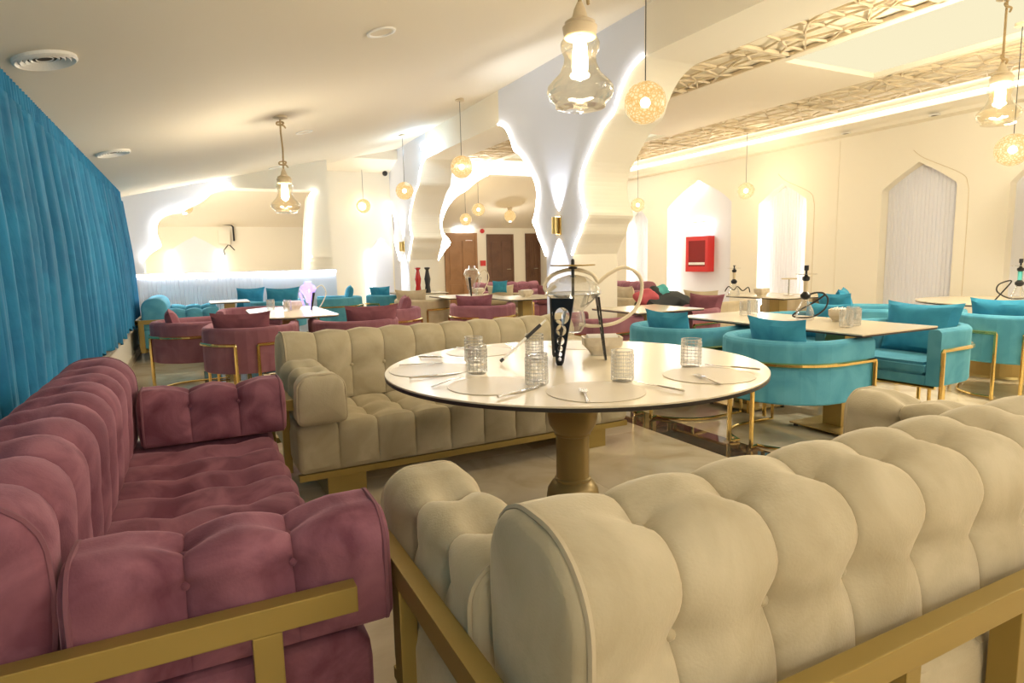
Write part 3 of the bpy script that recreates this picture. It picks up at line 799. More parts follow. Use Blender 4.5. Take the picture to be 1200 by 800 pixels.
def drum_table():
    t = empty('round_table', (6.95, 3.2, 0), 0, 'round cream table on a gold drum at the right edge', 'table')
    bm = bmesh.new(); lathe(bm, [(.0, .72), (.72, .72), (.72, .711), (0, .711)], 64, cap=False); link_mesh('tabletop', bm, M['top'], t)
    bm = bmesh.new(); lathe(bm, [(.0, .711), (.715, .711), (.715, .70), (0, .70)], 64, cap=False); link_mesh('table_edge', bm, M['black_edge'], t)
    bm = bmesh.new(); lathe(bm, [(0, .70), (.10, .70), (.12, .3), (.28, .26), (.30, .24), (.30, .02), (.31, 0), (0, 0)], 40, cap=False); link_mesh('column', bm, M['gold_satin'], t)
drum_table()
# ---------------------------------------------------------------- things on the round table
TC = (1.437, 2.266)
def copies(proto, name, loc, rz, label):
    c = copy_tree(proto, loc, rz, label); c.name = name
    return c
def tumbler():
    t = empty('tumbler', (0, 0, 0), 0, 'x', 'glass', 'cut glass tumblers on the round table')
    n = 40; prof = [(.0, 0), (.036, 0), (.038, .004)]; nb = 7
    for i in range(nb):
        z = .010+i*.0135
        prof += [(.0415, z+.003), (.0415, z+.010), (.0395, z+.0125)]
    prof += [(.041, .108), (.041, .116), (.0385, .116), (.0375, .10), (.0365, .018), (0, .015)]
    bm = bmesh.new(); lathe(bm, prof, n, cap=False)
    for v in bm.verts:
        r = math.hypot(v.co.x, v.co.y)
        if r > .0393 and .008 < v.co.z < .105:
            a = math.atan2(v.co.y, v.co.x); k = abs(math.sin(a*10)); s = 1-.035*(1-k)**2
            v.co.x *= s; v.co.y *= s
    link_mesh('wall', bm, M['tumbler_glass'], t)
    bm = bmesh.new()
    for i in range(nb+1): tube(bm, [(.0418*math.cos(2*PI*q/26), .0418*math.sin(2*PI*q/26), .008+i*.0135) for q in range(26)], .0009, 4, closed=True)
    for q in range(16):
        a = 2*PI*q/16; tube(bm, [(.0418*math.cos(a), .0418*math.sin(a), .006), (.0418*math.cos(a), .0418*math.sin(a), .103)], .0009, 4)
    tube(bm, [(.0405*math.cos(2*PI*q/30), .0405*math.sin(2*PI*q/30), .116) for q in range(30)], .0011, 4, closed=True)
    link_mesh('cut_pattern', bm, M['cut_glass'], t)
    return t
GL = [((1.056-.0, 2.32), 'front tumbler of the pair near the left edge of the round table'), ((1.10, 2.50), 'rear tumbler of the pair near the left edge of the round table'),
      ((1.373, 1.845), 'tumbler below the black perforated hookah leg, nearest the camera'), ((1.40, 2.52), 'tumbler behind the slanted mouthpiece of the glass hookah'),
      ((1.795, 1.93), 'tumbler alone toward the right side of the round table'), ((1.51, 1.89), 'tumbler in front of the stone napkin holder')]
GL[0] = ((1.03, 2.275), GL[0][1]); GL[5] = ((1.405, 1.86), GL[5][1]); GL[2] = ((1.10, 1.93), GL[2][1])
g0 = tumbler()
spots = [(562, 435), (556, 424), (631, 449), (626, 421), (815, 428), (731, 443)]
def onz(px, py, z):
    m = S.camera.matrix_world; d = m.to_3x3() @ Vector(((px-600)/728.7, -(py-400)/728.7, -1)); c = m.translation
    return c + d*((z-c.z)/d.z)
# positions measured on the photograph, kept as plain table coordinates
GPOS = [(1.02, 2.29), (1.09, 2.56), (1.075, 1.99), (1.385, 2.47), (1.797, 1.925), (1.385, 1.845)]
GPOS = [(0.995, 2.283), (1.095, 2.545), (1.082, 1.945), (1.365, 2.47), (1.805, 1.93), (1.383, 1.835)]
for i, p in enumerate(GPOS):
    if i == 0: g0.location = (*p, .75); g0['label'] = GL[0][1]
    else: copies(g0, 'tumbler', (*p, .75), i*.4, GL[i][1])
def placemat(x, y, rz, label):
    bm = bmesh.new(); lathe(bm, [(0, 0), (.168, 0), (.17, .0012), (.1695, .0022), (0, .0022)], 56, cap=False)
    return tag(link_mesh('placemat', bm, M['placemat'], loc=(x, y, .7502)), label, 'placemat', 'round placemats on the big table')
def fork():
    t = empty('fork', (0, 0, 0), 0, 'x', 'fork', 'forks on the round table')
    bm = bmesh.new()
    tube(bm, [(0, -.10, .003), (0, -.06, .004), (0, 0, .006), (0, .02, .008)], [.0055, .005, .003, .004], 8, flat=.45); link_mesh('handle', bm, M['steel'], t, smooth=True)
    bm = bmesh.new(); prism(bm, [(-.004, .018), (-.012, .035), (-.0125, .055), (.0125, .055), (.012, .035), (.004, .018)], [], lambda u, v, d: (u, v, .007+d-(v-.02)*.06), 0, .0018)
    for k in range(4): 
        x = -.011+k*.0073; box(bm, x-.0014, x+.0014, .053, .092, .005, .0068)
    link_mesh('tines', bm, M['steel'], t)
    return t
def knife():
    t = empty('knife', (0, 0, 0), 0, 'x', 'knife', 'knives on the round table')
    bm = bmesh.new(); tube(bm, [(0, -.115, .005), (0, -.09, .006), (0, 0, .005)], [.006, .0065, .005], 8, flat=.7); link_mesh('handle', bm, M['steel'], t, smooth=True)
    bm = bmesh.new(); prism(bm, [(-.004, -.002), (-.009, .03), (-.009, .09), (-.003, .115), (.006, .11), (.006, 0)], [], lambda u, v, d: (u, v, d), .003, .0048); link_mesh('blade', bm, M['steel'], t)
    return t
fk, kn = fork(), knife(); used = [0, 0]
def lay(px, p, q, label):
    """cutlery from its handle end p to its far end q on the table"""
    i = 0 if px == 'fork' else 1; o = (fk, kn)[i]; d = Vector((q[0]-p[0], q[1]-p[1])); m_ = Vector(p)+d.normalized()*(.1 if i == 0 else .115)
    rz = math.atan2(-d.x, d.y)
    if not used[i]: o.location = (m_.x, m_.y, .7528); o.rotation_euler = (0, 0, rz); o['label'] = label; used[i] = 1
    else: copies(o, px, (m_.x, m_.y, .7528), rz, label)
SET = [('nearest the camera', 1.195, 1.735, 0), ('at the right end beside the tumbler', 1.72, 1.745, 0), ('at the near left of the table', .945, 2.02, 0), ('at the left end of the table', .86, 2.47, 0), ('at the far left before the sofa', 1.25, 2.83, 0), ('at the far side behind the hookah', 1.80, 2.74, 0)]
for s, x, y, _ in SET: placemat(x, y, 0, 'round beige placemat ' + s)
lay('fork', (1.075, 1.60), (1.165, 1.77), 'fork lying %s, tines toward the hookah' % SET[0][0])
lay('knife', (1.425, 1.555), (1.40, 1.78), 'knife lying on bare tabletop between the two right placemats')
lay('fork', (1.615, 1.575), (1.67, 1.77), 'fork on the placemat at the right end')
lay('knife', (1.945, 1.70), (1.87, 1.90), 'knife at the extreme right end of the round table')
lay('knife', (.86, 1.81), (1.08, 1.90), 'knife at the near edge pointing to the front glass')
lay('fork', (.735, 2.10), (.92, 2.22), 'fork on the near left placemat')
lay('knife', (.715, 2.30), (.94, 2.30), 'knife between the two left placemats')
lay('fork', (.775, 2.635), (.96, 2.55), 'fork on the placemat at the left end')
lay('knife', (.92, 2.80), (1.10, 2.66), 'knife lying nearest the far sofa at the left end of the table')
lay('fork', (1.20, 3.0), (1.27, 2.82), 'fork at the far edge before the sofa')
lay('knife', (1.47, 2.98), (1.42, 2.76), 'knife at the far edge behind the mouthpiece')
lay('fork', (1.93, 2.83), (1.79, 2.70), 'fork beyond the napkin holder')
def napkin_holder(x, y, z, rz, label, s=1.):
    t = empty('napkin_holder', (x, y, z), rz, label, 'napkin holder')
    bm = bmesh.new(); prof = [(.055, 0), (.058, .012), (.088, .045), (.092, .085)]
    def ring(r, zz): 
        return [bm.verts.new((a*s, b*.62*s, zz*s)) for a, b in rounded([(-r, -r, .015), (r, -r, .015), (r, r, .015), (-r, r, .015)], 3)]
    R = [ring(r, q) for r, q in prof]+[ring(.084, .085), ring(.075, .03)]
    for A, B in zip(R, R[1:]):
        k = len(A)
        for j in range(k): bm.faces.new((A[j], A[(j+1) % k], B[(j+1) % k], B[j]))
    bm.faces.new(R[0]); bm.faces.new(R[-1]); bmesh.ops.recalc_face_normals(bm, faces=list(bm.faces))
    link_mesh('body', bm, M['stone'], t)
    bm = bmesh.new()
    for k in range(5): box(bm, -.07*s, .07*s, (-.038+k*.016)*s, (-.03+k*.016)*s, .032*s, (.092+.004*(k % 2))*s)
    link_mesh('tissues', bm, M['tissue'], t)
napkin_holder(1.70, 2.415, .7505, -.45, 'cream stone napkin holder behind the thin hookah leg')

# ---------------------------------------------------------------- hookahs
def plate_leg(t, x, y, face, h0, h1, wt, wb, tilt_out, mt):
    """flat tapered leg with a row of round holes; face = direction its flat side looks"""
    zs = [(h1-.075, .037), (h1-.135, .025), (h1-.180, .0185), (h1-.213, .0125), (h1-.237, .010), (h1-.258, .009)]
    out = [(-wt/2, h1), (wt/2, h1), (wb/2, h0+.012), (wb/2-.006, h0), (-wb/2+.006, h0), (-wb/2, h0+.012)]
    holes = [[(r*math.cos(2*PI*i/20), z+r*math.sin(2*PI*i/20)) for i in range(20)] for z, r in zs]
    c, s_ = math.cos(face), math.sin(face)
    def mp(u, v, d):
        o = d - tilt_out*(v-h0)      # leans inward towards the top
        return (x + o*c - u*s_, y + o*s_ + u*c, v)
    bm = bmesh.new(); prism(bm, out, holes, mp, 0, .008)
    return link_mesh('leg', bm, mt, t)
def glass_hookah(x, y, z):
    t = empty('hookah', (x, y, z), 0, 'clear glass saucer hookah with black perforated legs on the round table', 'hookah')
    fv = math.radians(-116.85)      # the broad leg faces the camera
    R = .14
    for k, a in enumerate((fv-.5236, fv+1.5708, fv-2.618)):
        lx, ly = R*math.cos(a), R*math.sin(a)
        plate_leg(t, lx, ly, a, .0, .285, .105, .034, .13, M['black'])
    bm = bmesh.new()
    lathe(bm, [(.0, .125), (.035, .128), (.055, .16), (.052, .20), (.045, .225), (.075, .255), (.105, .285), (.125, .300), (.122, .312), (.10, .345), (.06, .372), (.02, .382)], 40, cap=False)
    link_mesh('bowl', bm, M['thin_glass'], t, smooth=True)
    bm = bmesh.new(); lathe(bm, [(.10, .292), (.128, .300), (.10, .306)], 40, cap=False); link_mesh('rim', bm, M['thin_glass'], t, smooth=True)
    bm = bmesh.new(); tube(bm, [(0, 0, .27), (0, 0, .445), (0, 0, .452)], [.006, .008, .005], 12); lathe(bm, [(.0, .405), (.018, .408), (.02, .416), (0, .42)], 16, cap=False); link_mesh('stem', bm, M['black'], t)
    bm = bmesh.new(); lathe(bm, [(0, .418), (.098, .421), (.10, .427), (0, .4225)], 36, cap=False); link_mesh('tray', bm, M['gold_satin'], t)
    rx, ry = math.cos(math.radians(-26.85)), math.sin(math.radians(-26.85))
    def P(u, v, w=0): return (u*rx+w*-ry*-1*0+w*.45, u*ry+w*.9, v)
    hose = catmull([P(-.075, .335, .02), P(-.115, .31, .03), P(-.12, .345, .05), P(-.08, .385, .05), P(0, .405, .05), P(.085, .385, .05), P(.115, .35, .05), P(.12, .345, .05), P(.17, .385, .04), P(.235, .41, .03), P(.30, .37, .03), P(.31, .30, .03), P(.28, .22, .03), P(.20, .165, .03), P(.10, .15, .03), P(.03, .16, .03)], 6)
    bm = bmesh.new(); tube(bm, hose, .0085, 8); link_mesh('hose', bm, M['hose'], t, smooth=True)
    # mouthpiece resting on the table top and the glass behind
    a, b = Vector((-.315, .10, .012)), Vector((-.10, .115, .16))
    mp = empty('mouthpiece'); mp.parent = t
    f = lambda q: a.lerp(b, q)
    bm = bmesh.new(); tube(bm, [f(0), f(.06)], .008, 8); tube(bm, [f(.62), f(.98)], .0085, 8); link_mesh('grip', bm, M['black'], mp)
    bm = bmesh.new(); tube(bm, [f(.06), f(.62)], .006, 8); tube(bm, [f(.98), f(1.12)], .005, 8); link_mesh('shaft', bm, M['white'], mp)
    return t
glass_hookah(1.49, 2.335, .7505)
def tall_hookah(x, y, z, label, tint, loops, h=.40, tray=.075, glow=None):
    t = empty('hookah', (x, y, z), 0, label, 'hookah')
    bm = bmesh.new(); lathe(bm, [(0, 0), (.062, 0), (.068, .03), (.055, .08), (.03, .125), (.022, .15), (.018, .16)], 28, cap=False); link_mesh('base_vase', bm, M[glow or 'thin_glass'], t, smooth=True)
    bm = bmesh.new(); lathe(bm, [(.018, .15), (.034, .165), (.036, .185), (.018, .205), (.014, .21)], 20); link_mesh('collar', bm, M['black'], t, smooth=True)
    bm = bmesh.new(); lathe(bm, [(.016, .20), (.018, .28), (.016, .29)], 16); link_mesh('stem', bm, M[tint], t, smooth=True)
    bm = bmesh.new(); lathe(bm, [(.016, .285), (.026, .295), (.026, .315), (.014, .322), (.008, .335), (.008, .36), (.016, .365), (.016, h), (.0, h)], 16); link_mesh('head', bm, M['black'], t)
    bm = bmesh.new(); lathe(bm, [(0, .332), (tray, .335), (tray, .338), (0, .336)], 32, cap=False); link_mesh('tray', bm, M['steel'], t)
    rx, ry = math.cos(math.radians(-50)), math.sin(math.radians(-50))
    bm = bmesh.new(); tube(bm, catmull([(u*rx, u*ry, v) for u, v in loops], 6), .0065, 7); link_mesh('hose', bm, M['hose_black'], t, smooth=True)
    return t
LOOP = [(.02, .185), (.07, .20), (.12, .195), (.15, .15), (.13, .08), (.06, .025), (-.03, .015), (-.08, .03), (-.02, .08), (.06, .13), (.13, .185)]
tall_hookah(4.02, 3.12, .7205, 'tall black-stemmed hookah with a looped black hose on the joined square tables', 'lampcap', LOOP)
tall_hookah(6.72, 2.98, .7205, 'hookah with a black looped hose on the drum table at the right edge', 'teal_cloth', [(.02, .18), (.10, .19), (.15, .13), (.08, .05), (-.06, .04), (-.16, .10), (-.15, .17), (-.06, .20), (-.12, .10), (-.19, .0)])
tall_hookah(5.72, 5.42, .7205, 'distant hookah with a dark wavy hose left of the round tray stand', 'lampcap', [(-.10, .06), (-.06, .12), (0, .08), (.04, .12), (.10, .07), (.16, .11), (.18, .05)], h=.37)
def tray_stand(x, y, z):
    t = empty('tray_stand', (x, y, z), 0, 'stand with a flat round tray on the square table below the fluted niche', 'stand')
    bm = bmesh.new(); lathe(bm, [(0, 0), (.06, 0), (.06, .01), (.008, .02), (.008, .19), (0, .19)], 20, cap=False); link_mesh('stem', bm, M['steel'], t)
    bm = bmesh.new(); lathe(bm, [(0, .19), (.085, .192), (.088, .205), (0, .205)], 28, cap=False); link_mesh('tray', bm, M['lampcap'], t)
tray_stand(6.30, 5.12, .7205)
def frame_hookah(x, y, z, label='clear glass hookah with one black leg before the brown door', gm='thin_glass', k=1.):
    t = empty('hookah', (x, y, z), 0, label, 'hookah'); t.scale = (k, k, k)
    for k, a in enumerate((-1.0, 1.2, 3.2) if gm != 'thin_glass' else (-2.3, -.2, 1.9)):
        bm = bmesh.new(); c, s_ = math.cos(a), math.sin(a)
        tube(bm, [(.05*c, .05*s_, 0), (.12*c, .12*s_, .26)], [.012, .02], 8); link_mesh('leg', bm, M['black'] if k == 0 else M[gm], t)
    bm = bmesh.new(); lathe(bm, [(.0, .10), (.04, .12), (.05, .20), (.10, .27), (.12, .30), (.10, .36), (.05, .39), (.05, .42), (0, .42)], 28, cap=False); link_mesh('bowl', bm, M[gm], t, smooth=True)
    bm = bmesh.new(); tube(bm, catmull([(.1, 0, .3), (.2, 0, .36), (.26, 0, .25), (.2, 0, .1), (.14, 0, .02)], 5), .008, 7); link_mesh('hose', bm, M['hose'], t, smooth=True)
frame_hookah(3.50, 8.12, .7205)
frame_hookah(1.08, 6.95, .7205, 'violet lit glass hookah on the oblong table', 'purple_glow', .72)
def vase(x, y, m, label):
    bm = bmesh.new(); lathe(bm, [(0, 0), (.045, 0), (.05, .02), (.036, .12), (.05, .22), (.034, .30), (.024, .36), (.045, .385), (.045, .40), (.02, .405), (0, .405)], 24, cap=False)
    tag(link_mesh('turned_vase', bm, m, smooth=True, loc=(x, y, .7205)), label, 'vase', 'slender turned vases')
vase(3.19, 9.58, M['red_glaze'], 'slender red turned vase on the small table'); vase(3.32, 9.50, M['black'], 'slender black turned vase on the small table')
# small things on the other tables
def small_glass(x, y, label):
    c = copies(g0, 'tumbler', (x, y, .7205), 0, label); c['group'] = 'tumblers on the smaller tables'
small_glass(3.78, 2.62, 'left of three tumblers on the nearer square table'); small_glass(3.92, 2.66, 'middle of three tumblers on the nearer square table'); small_glass(4.02, 2.74, 'right of three tumblers on the nearer square table')
small_glass(3.95, 3.62, 'left of two tumblers on the farther square table'); small_glass(4.08, 3.66, 'right of two tumblers on the farther square table')
small_glass(.86, 6.95, 'tumbler left of the napkin holder on the oblong table'); small_glass(.72, 7.2, 'leftmost tumbler on the oblong table')
napkin_holder(.95, 7.15, .7205, .2, 'white napkin holder on the oblong table beside the violet hookah')
napkin_holder(6.05, 5.30, .7205, .2, 'napkin holder on the square table below the fluted niche')
napkin_holder(3.92, 7.3, .7205, .2, 'napkin holder on the square table beside the far sofa end')
napkin_holder(4.12, 2.92, .7205, .5, 'napkin holder behind the three tumblers on the nearer square table')
napkin_holder(3.70, 8.35, .7205, .5, 'napkin holder left of the clear glass hookah before the brown door')
# coat thrown over the mauve chair
def coat():
    t = empty('coat', (4.58, 5.38, .64), -.5, 'dark grey coat with coral and turquoise clothing heaped on the mauve chair', 'coat')
    for nm, m, c, r in (('coat_body', 'grey_cloth', (.0, 0, .06), (.30, .16, .13)), ('scarf', 'pink_cloth', (-.16, -.05, .13), (.15, .10, .09)), ('hood', 'teal_cloth', (.0, -.03, .20), (.075, .07, .065)), ('lining', 'grey_cloth', (-.07, -.02, .18), (.10, .08, .07))):
        bm = bmesh.new(); bmesh.ops.create_icosphere(bm, subdivisions=3, radius=1)
        for v in bm.verts:
            q = 1+.10*math.sin(5*v.co.x+3*v.co.z+len(nm))+.07*math.sin(9*v.co.y+4*v.co.x)
            v.co = Vector((c[0]+v.co.x*r[0]*q, c[1]+v.co.y*r[1]*q, c[2]+v.co.z*r[2]*q))
        link_mesh(nm, bm, M[m], t, smooth=True)
coat()

# ---------------------------------------------------------------- curtain
def curtain():
    t = empty('curtain', (-.845, 0, 0), 0, 'long pleated blue velvet curtain covering the left wall', 'curtain')
    rng = random.Random(3); y0, y1 = -1.2, 10.35
    ys_ = []; y = y0
    while y < y1: ys_.append(y); y += .0115
    ph = [0]; 
    for i in range(1, len(ys_)): ph.append(ph[-1]+.0115*2*PI/(.125+.04*math.sin(ys_[i]*1.7)+.025*math.sin(ys_[i]*4.1+1)))
    zs_ = [2.262, 2.20, 2.14, 2.125, 2.08, 2.02, 1.94, 1.85]+[1.75-.1*q for q in range(12)]+[.55, .50]
    bm = bmesh.new(); rows = []
    for z in zs_:
        row = []; f = (2.245-z)/1.75; head = z > 2.13
        for i, y in enumerate(ys_):
            if head: w = .014*math.sin(ph[i]*2.6)
            else:
                yy = y - .22*f*math.sin(y*.9+.6) - .10*f*math.sin(y*2.7)      # folds drift sideways on the way down
                q = yy*2*PI
                big = abs(math.sin(q/.52+1.3*math.sin(yy*1.9)))**.75*.62 + abs(math.sin(q/.30+1.1*math.sin(yy*3.1+1)))**.8*.42 + math.sin(q/.083+2*math.sin(yy*2.2))*.055
                w = (.036+.085*min(1, .25+f*1.6))*(big-.5)
            zz = z
            if z <= .5: zz = .455+.022*math.sin(y*3.1)+.03*math.sin(y*2*PI/.41)
            row.append(bm.verts.new((w+.02*f*math.sin(f*PI)+.05*f+.015, y, zz)))
        rows.append(row)
    for A, B in zip(rows, rows[1:]):
        for i in range(len(ys_)-1): bm.faces.new((A[i], B[i], B[i+1], A[i+1]))
    link_mesh('drape', bm, M['curtain'], t, smooth=True, sharp=0)
    boxo('rail', -.09, -.05, y0, y1, 2.20, 2.255, M['white'], t)
curtain()

# ---------------------------------------------------------------- ceiling fittings and lamps
def vent(x, y, r, label, cat, rings=5, m='white'):
    t = empty(cat.replace(' ', '_'), (x, y, zc(x)-.004), 0, label, cat)
    t.rotation_euler = (0, -math.atan(.2326), 0)
    for k in range(rings):
        r1 = r*(1-k/(rings+.6)); bm = bmesh.new()
        lathe(bm, [(r1, .004), (r1, -.012+.004*k), (r1*.93, -.018+.004*k), (r1*.80, .003)], 40, cap=False); link_mesh('ring', bm, M[m], t)
    bm = bmesh.new(); lathe(bm, [(0, .002), (r*.97, .002), (r*.97, .004), (0, .004)], 40, cap=False); link_mesh('backing', bm, M['dark_void'] if rings > 2 else M[m], t)
vent(-.615, 4.2, .15, 'round ringed air diffuser nearest, above the blue curtain', 'air diffuser')
vent(-.60, 7.25, .15, 'round ringed air diffuser farther along, above the blue curtain', 'air diffuser')
def downlight(x, y, label):
    t = empty('downlight', (x, y, zc(x)-.003), 0, label, 'downlight', 'recessed ceiling downlights'); t.rotation_euler = (0, -math.atan(.2326), 0)
    bm = bmesh.new(); lathe(bm, [(.10, .002), (.10, -.008), (.085, -.010), (.075, .0)], 36, cap=False); link_mesh('trim_ring', bm, M['white'], t)
    bm = bmesh.new(); lathe(bm, [(0, -.001), (.078, -.001), (.078, .002), (0, .002)], 30, cap=False); link_mesh('lens', bm, M['ceil_cream'], t)
downlight(1.25, 4.32, 'recessed downlight in the left ceiling, largest one top centre'); downlight(1.29, 7.85, 'recessed downlight right of the hanging bell lamp'); downlight(1.29, 11.0-.2, 'farthest recessed downlight behind the hanging bell lamp')
def globe(x, y, z, zt, label, r=.135, p=9):
    t = empty('globe_pendant', (x, y, z), 0, label, 'pendant lamp', 'crackled globe pendants')
    bm = bmesh.new(); bmesh.ops.create_icosphere(bm, subdivisions=4, radius=r)
    for v in bm.verts: v.co *= 1+.025*math.sin(v.co.x*110)*math.sin(v.co.y*110+1)*math.sin(v.co.z*110+2)
    link_mesh('globe', bm, M['crackle'], t, smooth=False)
    bm = bmesh.new(); bmesh.ops.create_uvsphere(bm, u_segments=12, v_segments=8, radius=.034); link_mesh('bulb', bm, M['bulb'], t)
    bm = bmesh.new(); tube(bm, [(0, 0, r-.01), (0, 0, zt-z)], .0035, 6); link_mesh('cord', bm, M['black'], t)
    bm = bmesh.new(); lathe(bm, [(0, zt-z), (.055, zt-z), (.055, zt-z-.025), (.02, zt-z-.03), (0, zt-z-.03)], 20, cap=False); link_mesh('canopy', bm, M['lampcap'], t)
    point('bulb_light', (0, 0, 0), p, WARM, .05, t)
    return t
def bell(x, y, z, zt, label, s=1., p=30):
    t = empty('bell_pendant', (x, y, z), 0, label, 'pendant lamp', 'bell shaped glass pendants')
    k = s
    bm = bmesh.new()
    lathe(bm, [(.072*k, .155*k), (.088*k, .125*k), (.085*k, .10*k), (.070*k, .07*k), (.074*k, .04*k), (.094*k, -.005*k), (.125*k, -.035*k), (.147*k, -.060*k), (.150*k, -.085*k), (.138*k, -.112*k), (.112*k, -.130*k), (.112*k, -.150*k), (.108*k, -.150*k), (.08*k, -.158*k), (.0, -.162*k)], 48, cap=False)
    link_mesh('glass_shade', bm, M['lamp_glass'], t, smooth=True)
    bm = bmesh.new(); lathe(bm, [(.07*k, .150*k), (.075*k, .175*k), (.078*k, .195*k), (.065*k, .205*k), (.068*k, .215*k), (.035*k, .235*k), (.026*k, .27*k), (.012*k, .30*k), (.0, .30*k)], 32, cap=False); link_mesh('cap', bm, M['lampcap'], t, smooth=True)
    bm = bmesh.new(); lathe(bm, [(0, .15*k), (.026*k, .145*k), (.032*k, .10*k), (.036*k, .03*k), (.03*k, -.01*k), (.0, -.035*k)], 20, cap=False); link_mesh('bulb', bm, M['bulb'], t, smooth=True)
    bm = bmesh.new(); tube(bm, [(0, 0, .29*k), (.006, .004, .29*k+(zt-z-.29*k)*.4), (-.004, 0, .29*k+(zt-z-.29*k)*.7), (0, 0, zt-z)], .009*max(.7, k), 8)
    for q in (.33, zt-z-.08 if zt-z > .6 else .36):
        tube(bm, catmull([(.0, 0, q*1.0), (.03, .01, q+.015), (.02, .02, q+.03), (-.03, 0, q+.02), (-.035, -.01, q-.005), (.02, -.02, q-.01), (.045, .0, q-.03)], 4), .008, 6)
    link_mesh('rope', bm, M['rope'], t, smooth=True)
    bm = bmesh.new(); lathe(bm, [(0, zt-z), (.07, zt-z), (.07, zt-z-.02), (.02, zt-z-.03), (0, zt-z-.03)], 24, cap=False); link_mesh('canopy', bm, M['lampcap'], t)
    point('bulb_light', (0, 0, -.05*k), p, WARM, .06, t)
    return t
bell(1.62, 2.464, 2.03, zc(1.62), 'large amber bell-shaped glass pendant hanging by rope over the round table', 1., 11)
bell(.88, 6.7, 1.87, zc(.88), 'amber bell-shaped glass pendant on a long rope over the left lounge', .95, 24)
bell(5.62, 2.72, 2.315, ZR, 'amber bell-shaped glass pendant at the upper right near the cove light', 1., 76)
globe(2.745, 3.40, 2.215, zc(2.745), 'crackled amber globe pendant beside the large bell pendant', p=8)
globe(3.05, 7.30, 2.36, zc(3.05), 'crackled globe pendant in front of the middle arch opening', p=9)
globe(3.02, 9.55, 2.31, zc(3.02), 'crackled globe pendant beside the second arch column', p=9)
globe(2.95, 11.9, 2.28, zc(2.95), 'crackled globe pendant left of the second arch column', .13, p=9)
globe(7.75, 7.15, 2.20, ZR, 'crackled globe pendant above the second niche on the right wall', .125, 70)
globe(7.55, 9.55, 2.19, ZR, 'small globe pendant left of the fire cabinet niche', .13, 70)
globe(6.40, 2.97, 2.06, ZR, 'crackled globe pendant at the right edge of the picture', p=64)
globe(5.30, 12.55, 2.10, 2.72, 'left of two small globe pendants before the rear doors', .13, 26)
globe(5.25, 11.75, 2.24, 2.95, 'right of two small globe pendants before the rear doors', .13, 26)
def flush_lamp(x, y, z, label='small flush glass lamp on the rear ceiling above the dark door', p=10):
    t = empty('flush_lamp', (x, y, z), 0, label, 'ceiling lamp', 'flush glass ceiling lamps')
    bm = bmesh.new(); bmesh.ops.create_uvsphere(bm, u_segments=20, v_segments=12, radius=.14); link_mesh('shade', bm, M['crackle'], t, smooth=True)
    bm = bmesh.new(); lathe(bm, [(0, .2), (.06, .2), (.05, .13), (0, .13)], 20, cap=False); link_mesh('base', bm, M['lampcap'], t)
    point('bulb_light', (0, -.0, -.2), p, WARM, .05, t)
flush_lamp(6.75, 13.3, 2.24)
flush_lamp(-.05, 11.9, 2.22, 'unseen flush glass lamp added behind the scalloped wall of the left arch', 50)  # hidden lamp, added only to brighten the dark area behind the left arch
def sconce(x, y, z, label, s=1.):
    t = empty('wall_sconce', (x, y, z), 0, label, 'wall lamp', 'gold up and down wall lamps')
    bm = bmesh.new(); box(bm, -.012, 0, -.05, .05, -.10, .10, bev=.003); link_mesh('back_plate', bm, M['gold'], t)
    bm = bmesh.new(); lathe(bm, [(.034, -.085), (.036, -.085), (.036, .085), (.034, .085), (.034, -.085)], 24, -.05, 0, cap=False); link_mesh('tube_shade', bm, M['gold_satin'], t, smooth=True)
    bm = bmesh.new(); bmesh.ops.create_uvsphere(bm, u_segments=12, v_segments=8, radius=.02, matrix=Matrix.Translation((-.05, 0, 0))); link_mesh('bulb', bm, M['bulb'], t)
    spot('up_light', (-.05, 0, .09), 26*s, 1.2, COOL, (PI, 0, 0), .02, .7, t); spot('down_light', (-.05, 0, -.09), 40*s, 1.3, COOL, (0, 0, 0), .02, .7, t)
sconce(XA-.001, 5.75, 1.56, 'gold half-round wall lamp on the near arch column')
sconce(XA-.001, 11.25, 1.5, 'gold half-round wall lamp on the distant arch column')

# ---------------------------------------------------------------- wall fittings
def fire_cabinet():
    t = empty('fire_cabinet', (XR+.10, 8.97, 1.25), 0, 'red fire hose cabinet with a window in the lit niche of the right wall', 'fire cabinet')
    bm = bmesh.new(); w, h, d = .29, .33, .12
    prism(bm, [(-w, -h), (w, -h), (w, h), (-w, h)], [[(-w+.07, -h+.10), (w-.07, -h+.10), (w-.07, h-.08), (-w+.07, h-.08)]], lambda u, v, q: (q, u, v), -d, -d+.03); box(bm, -d+.03, .04, -w, w, -h, h)
    link_mesh('case', bm, M['red'], t)
    boxo('window', -d+.005, -d+.012, -w+.07, w-.07, -h+.10, h-.08, M['red_dark'], t)
    boxo('label_strip', -d-.002, -d+.004, -w+.08, w-.08, -h+.13, -h+.175, M['white'], t)
fire_cabinet()
def exit_sign(loc, sx, sy, sz, label):
    t = empty('exit_sign', loc, 0, label, 'exit sign', 'bright emergency exit signs')
    boxo('light_face', -sx, sx, -sy, sy, -sz, sz, M['exit'], t); boxo('casing', -sx*.9-.004, sx*.9+.004, -sy*.9-.004, sy*.9+.004, sz, sz+.03, M['white'], t)
    return t
exit_sign((XR+.06, 8.98, 1.76), .02, .20, .07, 'glowing exit sign above the red fire cabinet')
exit_sign((6.25, YB-.06, 2.01), .24, .02, .06, 'glowing exit sign above the brown door')
e3 = exit_sign((3.40, 9.55, 3.02), .02, .22, .04, 'glowing exit sign under the ceiling beside the second arch column')
point('sign_light', (-.12, 0, -.1), 9, (.45, .72, 1), .05, e3)
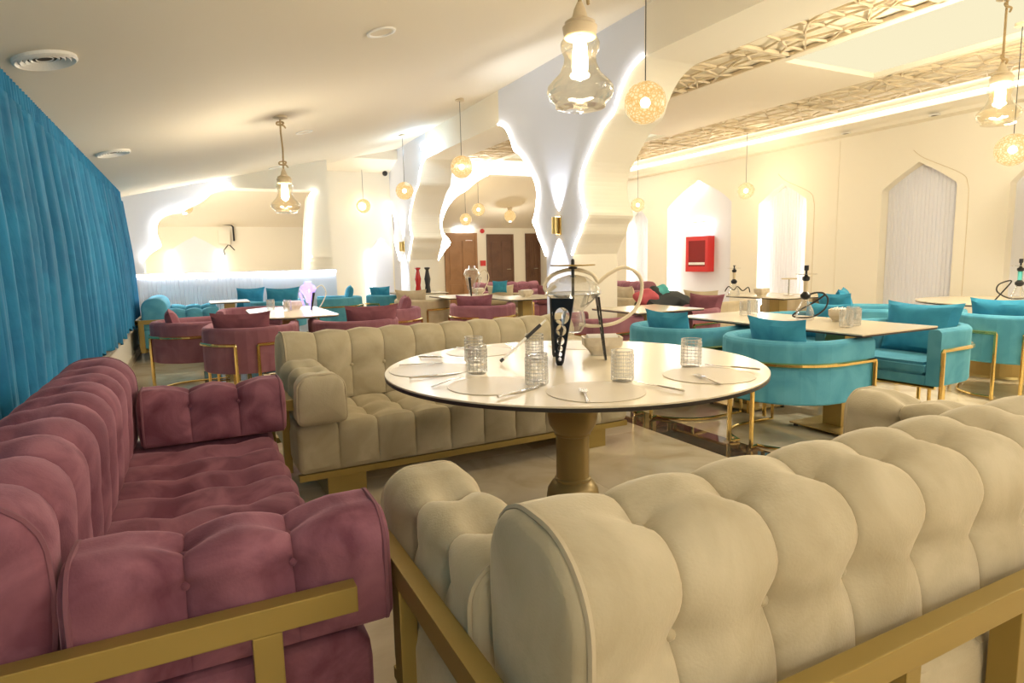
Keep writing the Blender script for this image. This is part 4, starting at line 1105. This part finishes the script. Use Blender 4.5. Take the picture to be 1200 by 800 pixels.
bm = bmesh.new(); bmesh.ops.create_uvsphere(bm, u_segments=16, v_segments=10, radius=.05)
tag(link_mesh('dome_camera', bm, M['black'], smooth=True, loc=(3.40, 11.93, 2.90)), 'small black dome camera on the cream wall beside the second column', 'camera')
boxo('mount', -.02, .02, 0, .07, -.02, .02, M['white'], bpy.data.objects['dome_camera'])
def speaker():
    t = empty('wall_bracket', (.62, 14.9, 1.75), 0, 'dark wall bracket with a white box and dangling cables on the far wall', 'bracket')
    bm = bmesh.new(); tube(bm, [(-.22, 0, .38), (.18, 0, .34), (.22, 0, .30), (.22, 0, 0)], .02, 6); tube(bm, [(.1, 0, -.08), (.0, 0, -.2), (.02, 0, -.3)], .012, 6); tube(bm, [(.12, 0, -.08), (.22, 0, -.2)], .012, 6); link_mesh('arm', bm, M['black'], t)
    boxo('housing', -.08, .14, -.06, .06, -.06, .22, M['wall_cream'], t)
speaker()
for x, y, lab in ((8.36, 5.9, 'left dark ceiling spot in the cornice of the right wall'), (8.36, 4.95, 'right dark ceiling spot in the cornice of the right wall')):
    t = empty('cornice_spot', (x-.05, y if y > 5.5 else 4.72, 2.868), 0, lab, 'spotlight', 'dark spots in the right cornice')
    bm = bmesh.new(); lathe(bm, [(.0, 0), (.045, 0), (.045, .012), (0, .012)], 20, cap=False); link_mesh('lens', bm, M['dark_void'], t)
    bm = bmesh.new(); lathe(bm, [(.046, -.004), (.062, -.002), (.062, .01), (.046, .01)], 24, cap=False); link_mesh('ring', bm, M['white'], t)
for x, z, lab, mm in ((6.78, 1.98, 'round red alarm sounder between the two rear doors', 'red'), (6.78, 1.15, 'small red notice between the two rear doors', 'red')):
    bm = bmesh.new()
    if z > 1.5: bmesh.ops.create_uvsphere(bm, u_segments=14, v_segments=8, radius=.06)
    else: box(bm, -.07, .07, -.01, .03, -.07, .07)
    tag(link_mesh('fire_alarm' if z > 1.5 else 'wall_notice', bm, M[mm], loc=(x, YB-.03, z)), lab, 'alarm' if z > 1.5 else 'notice')
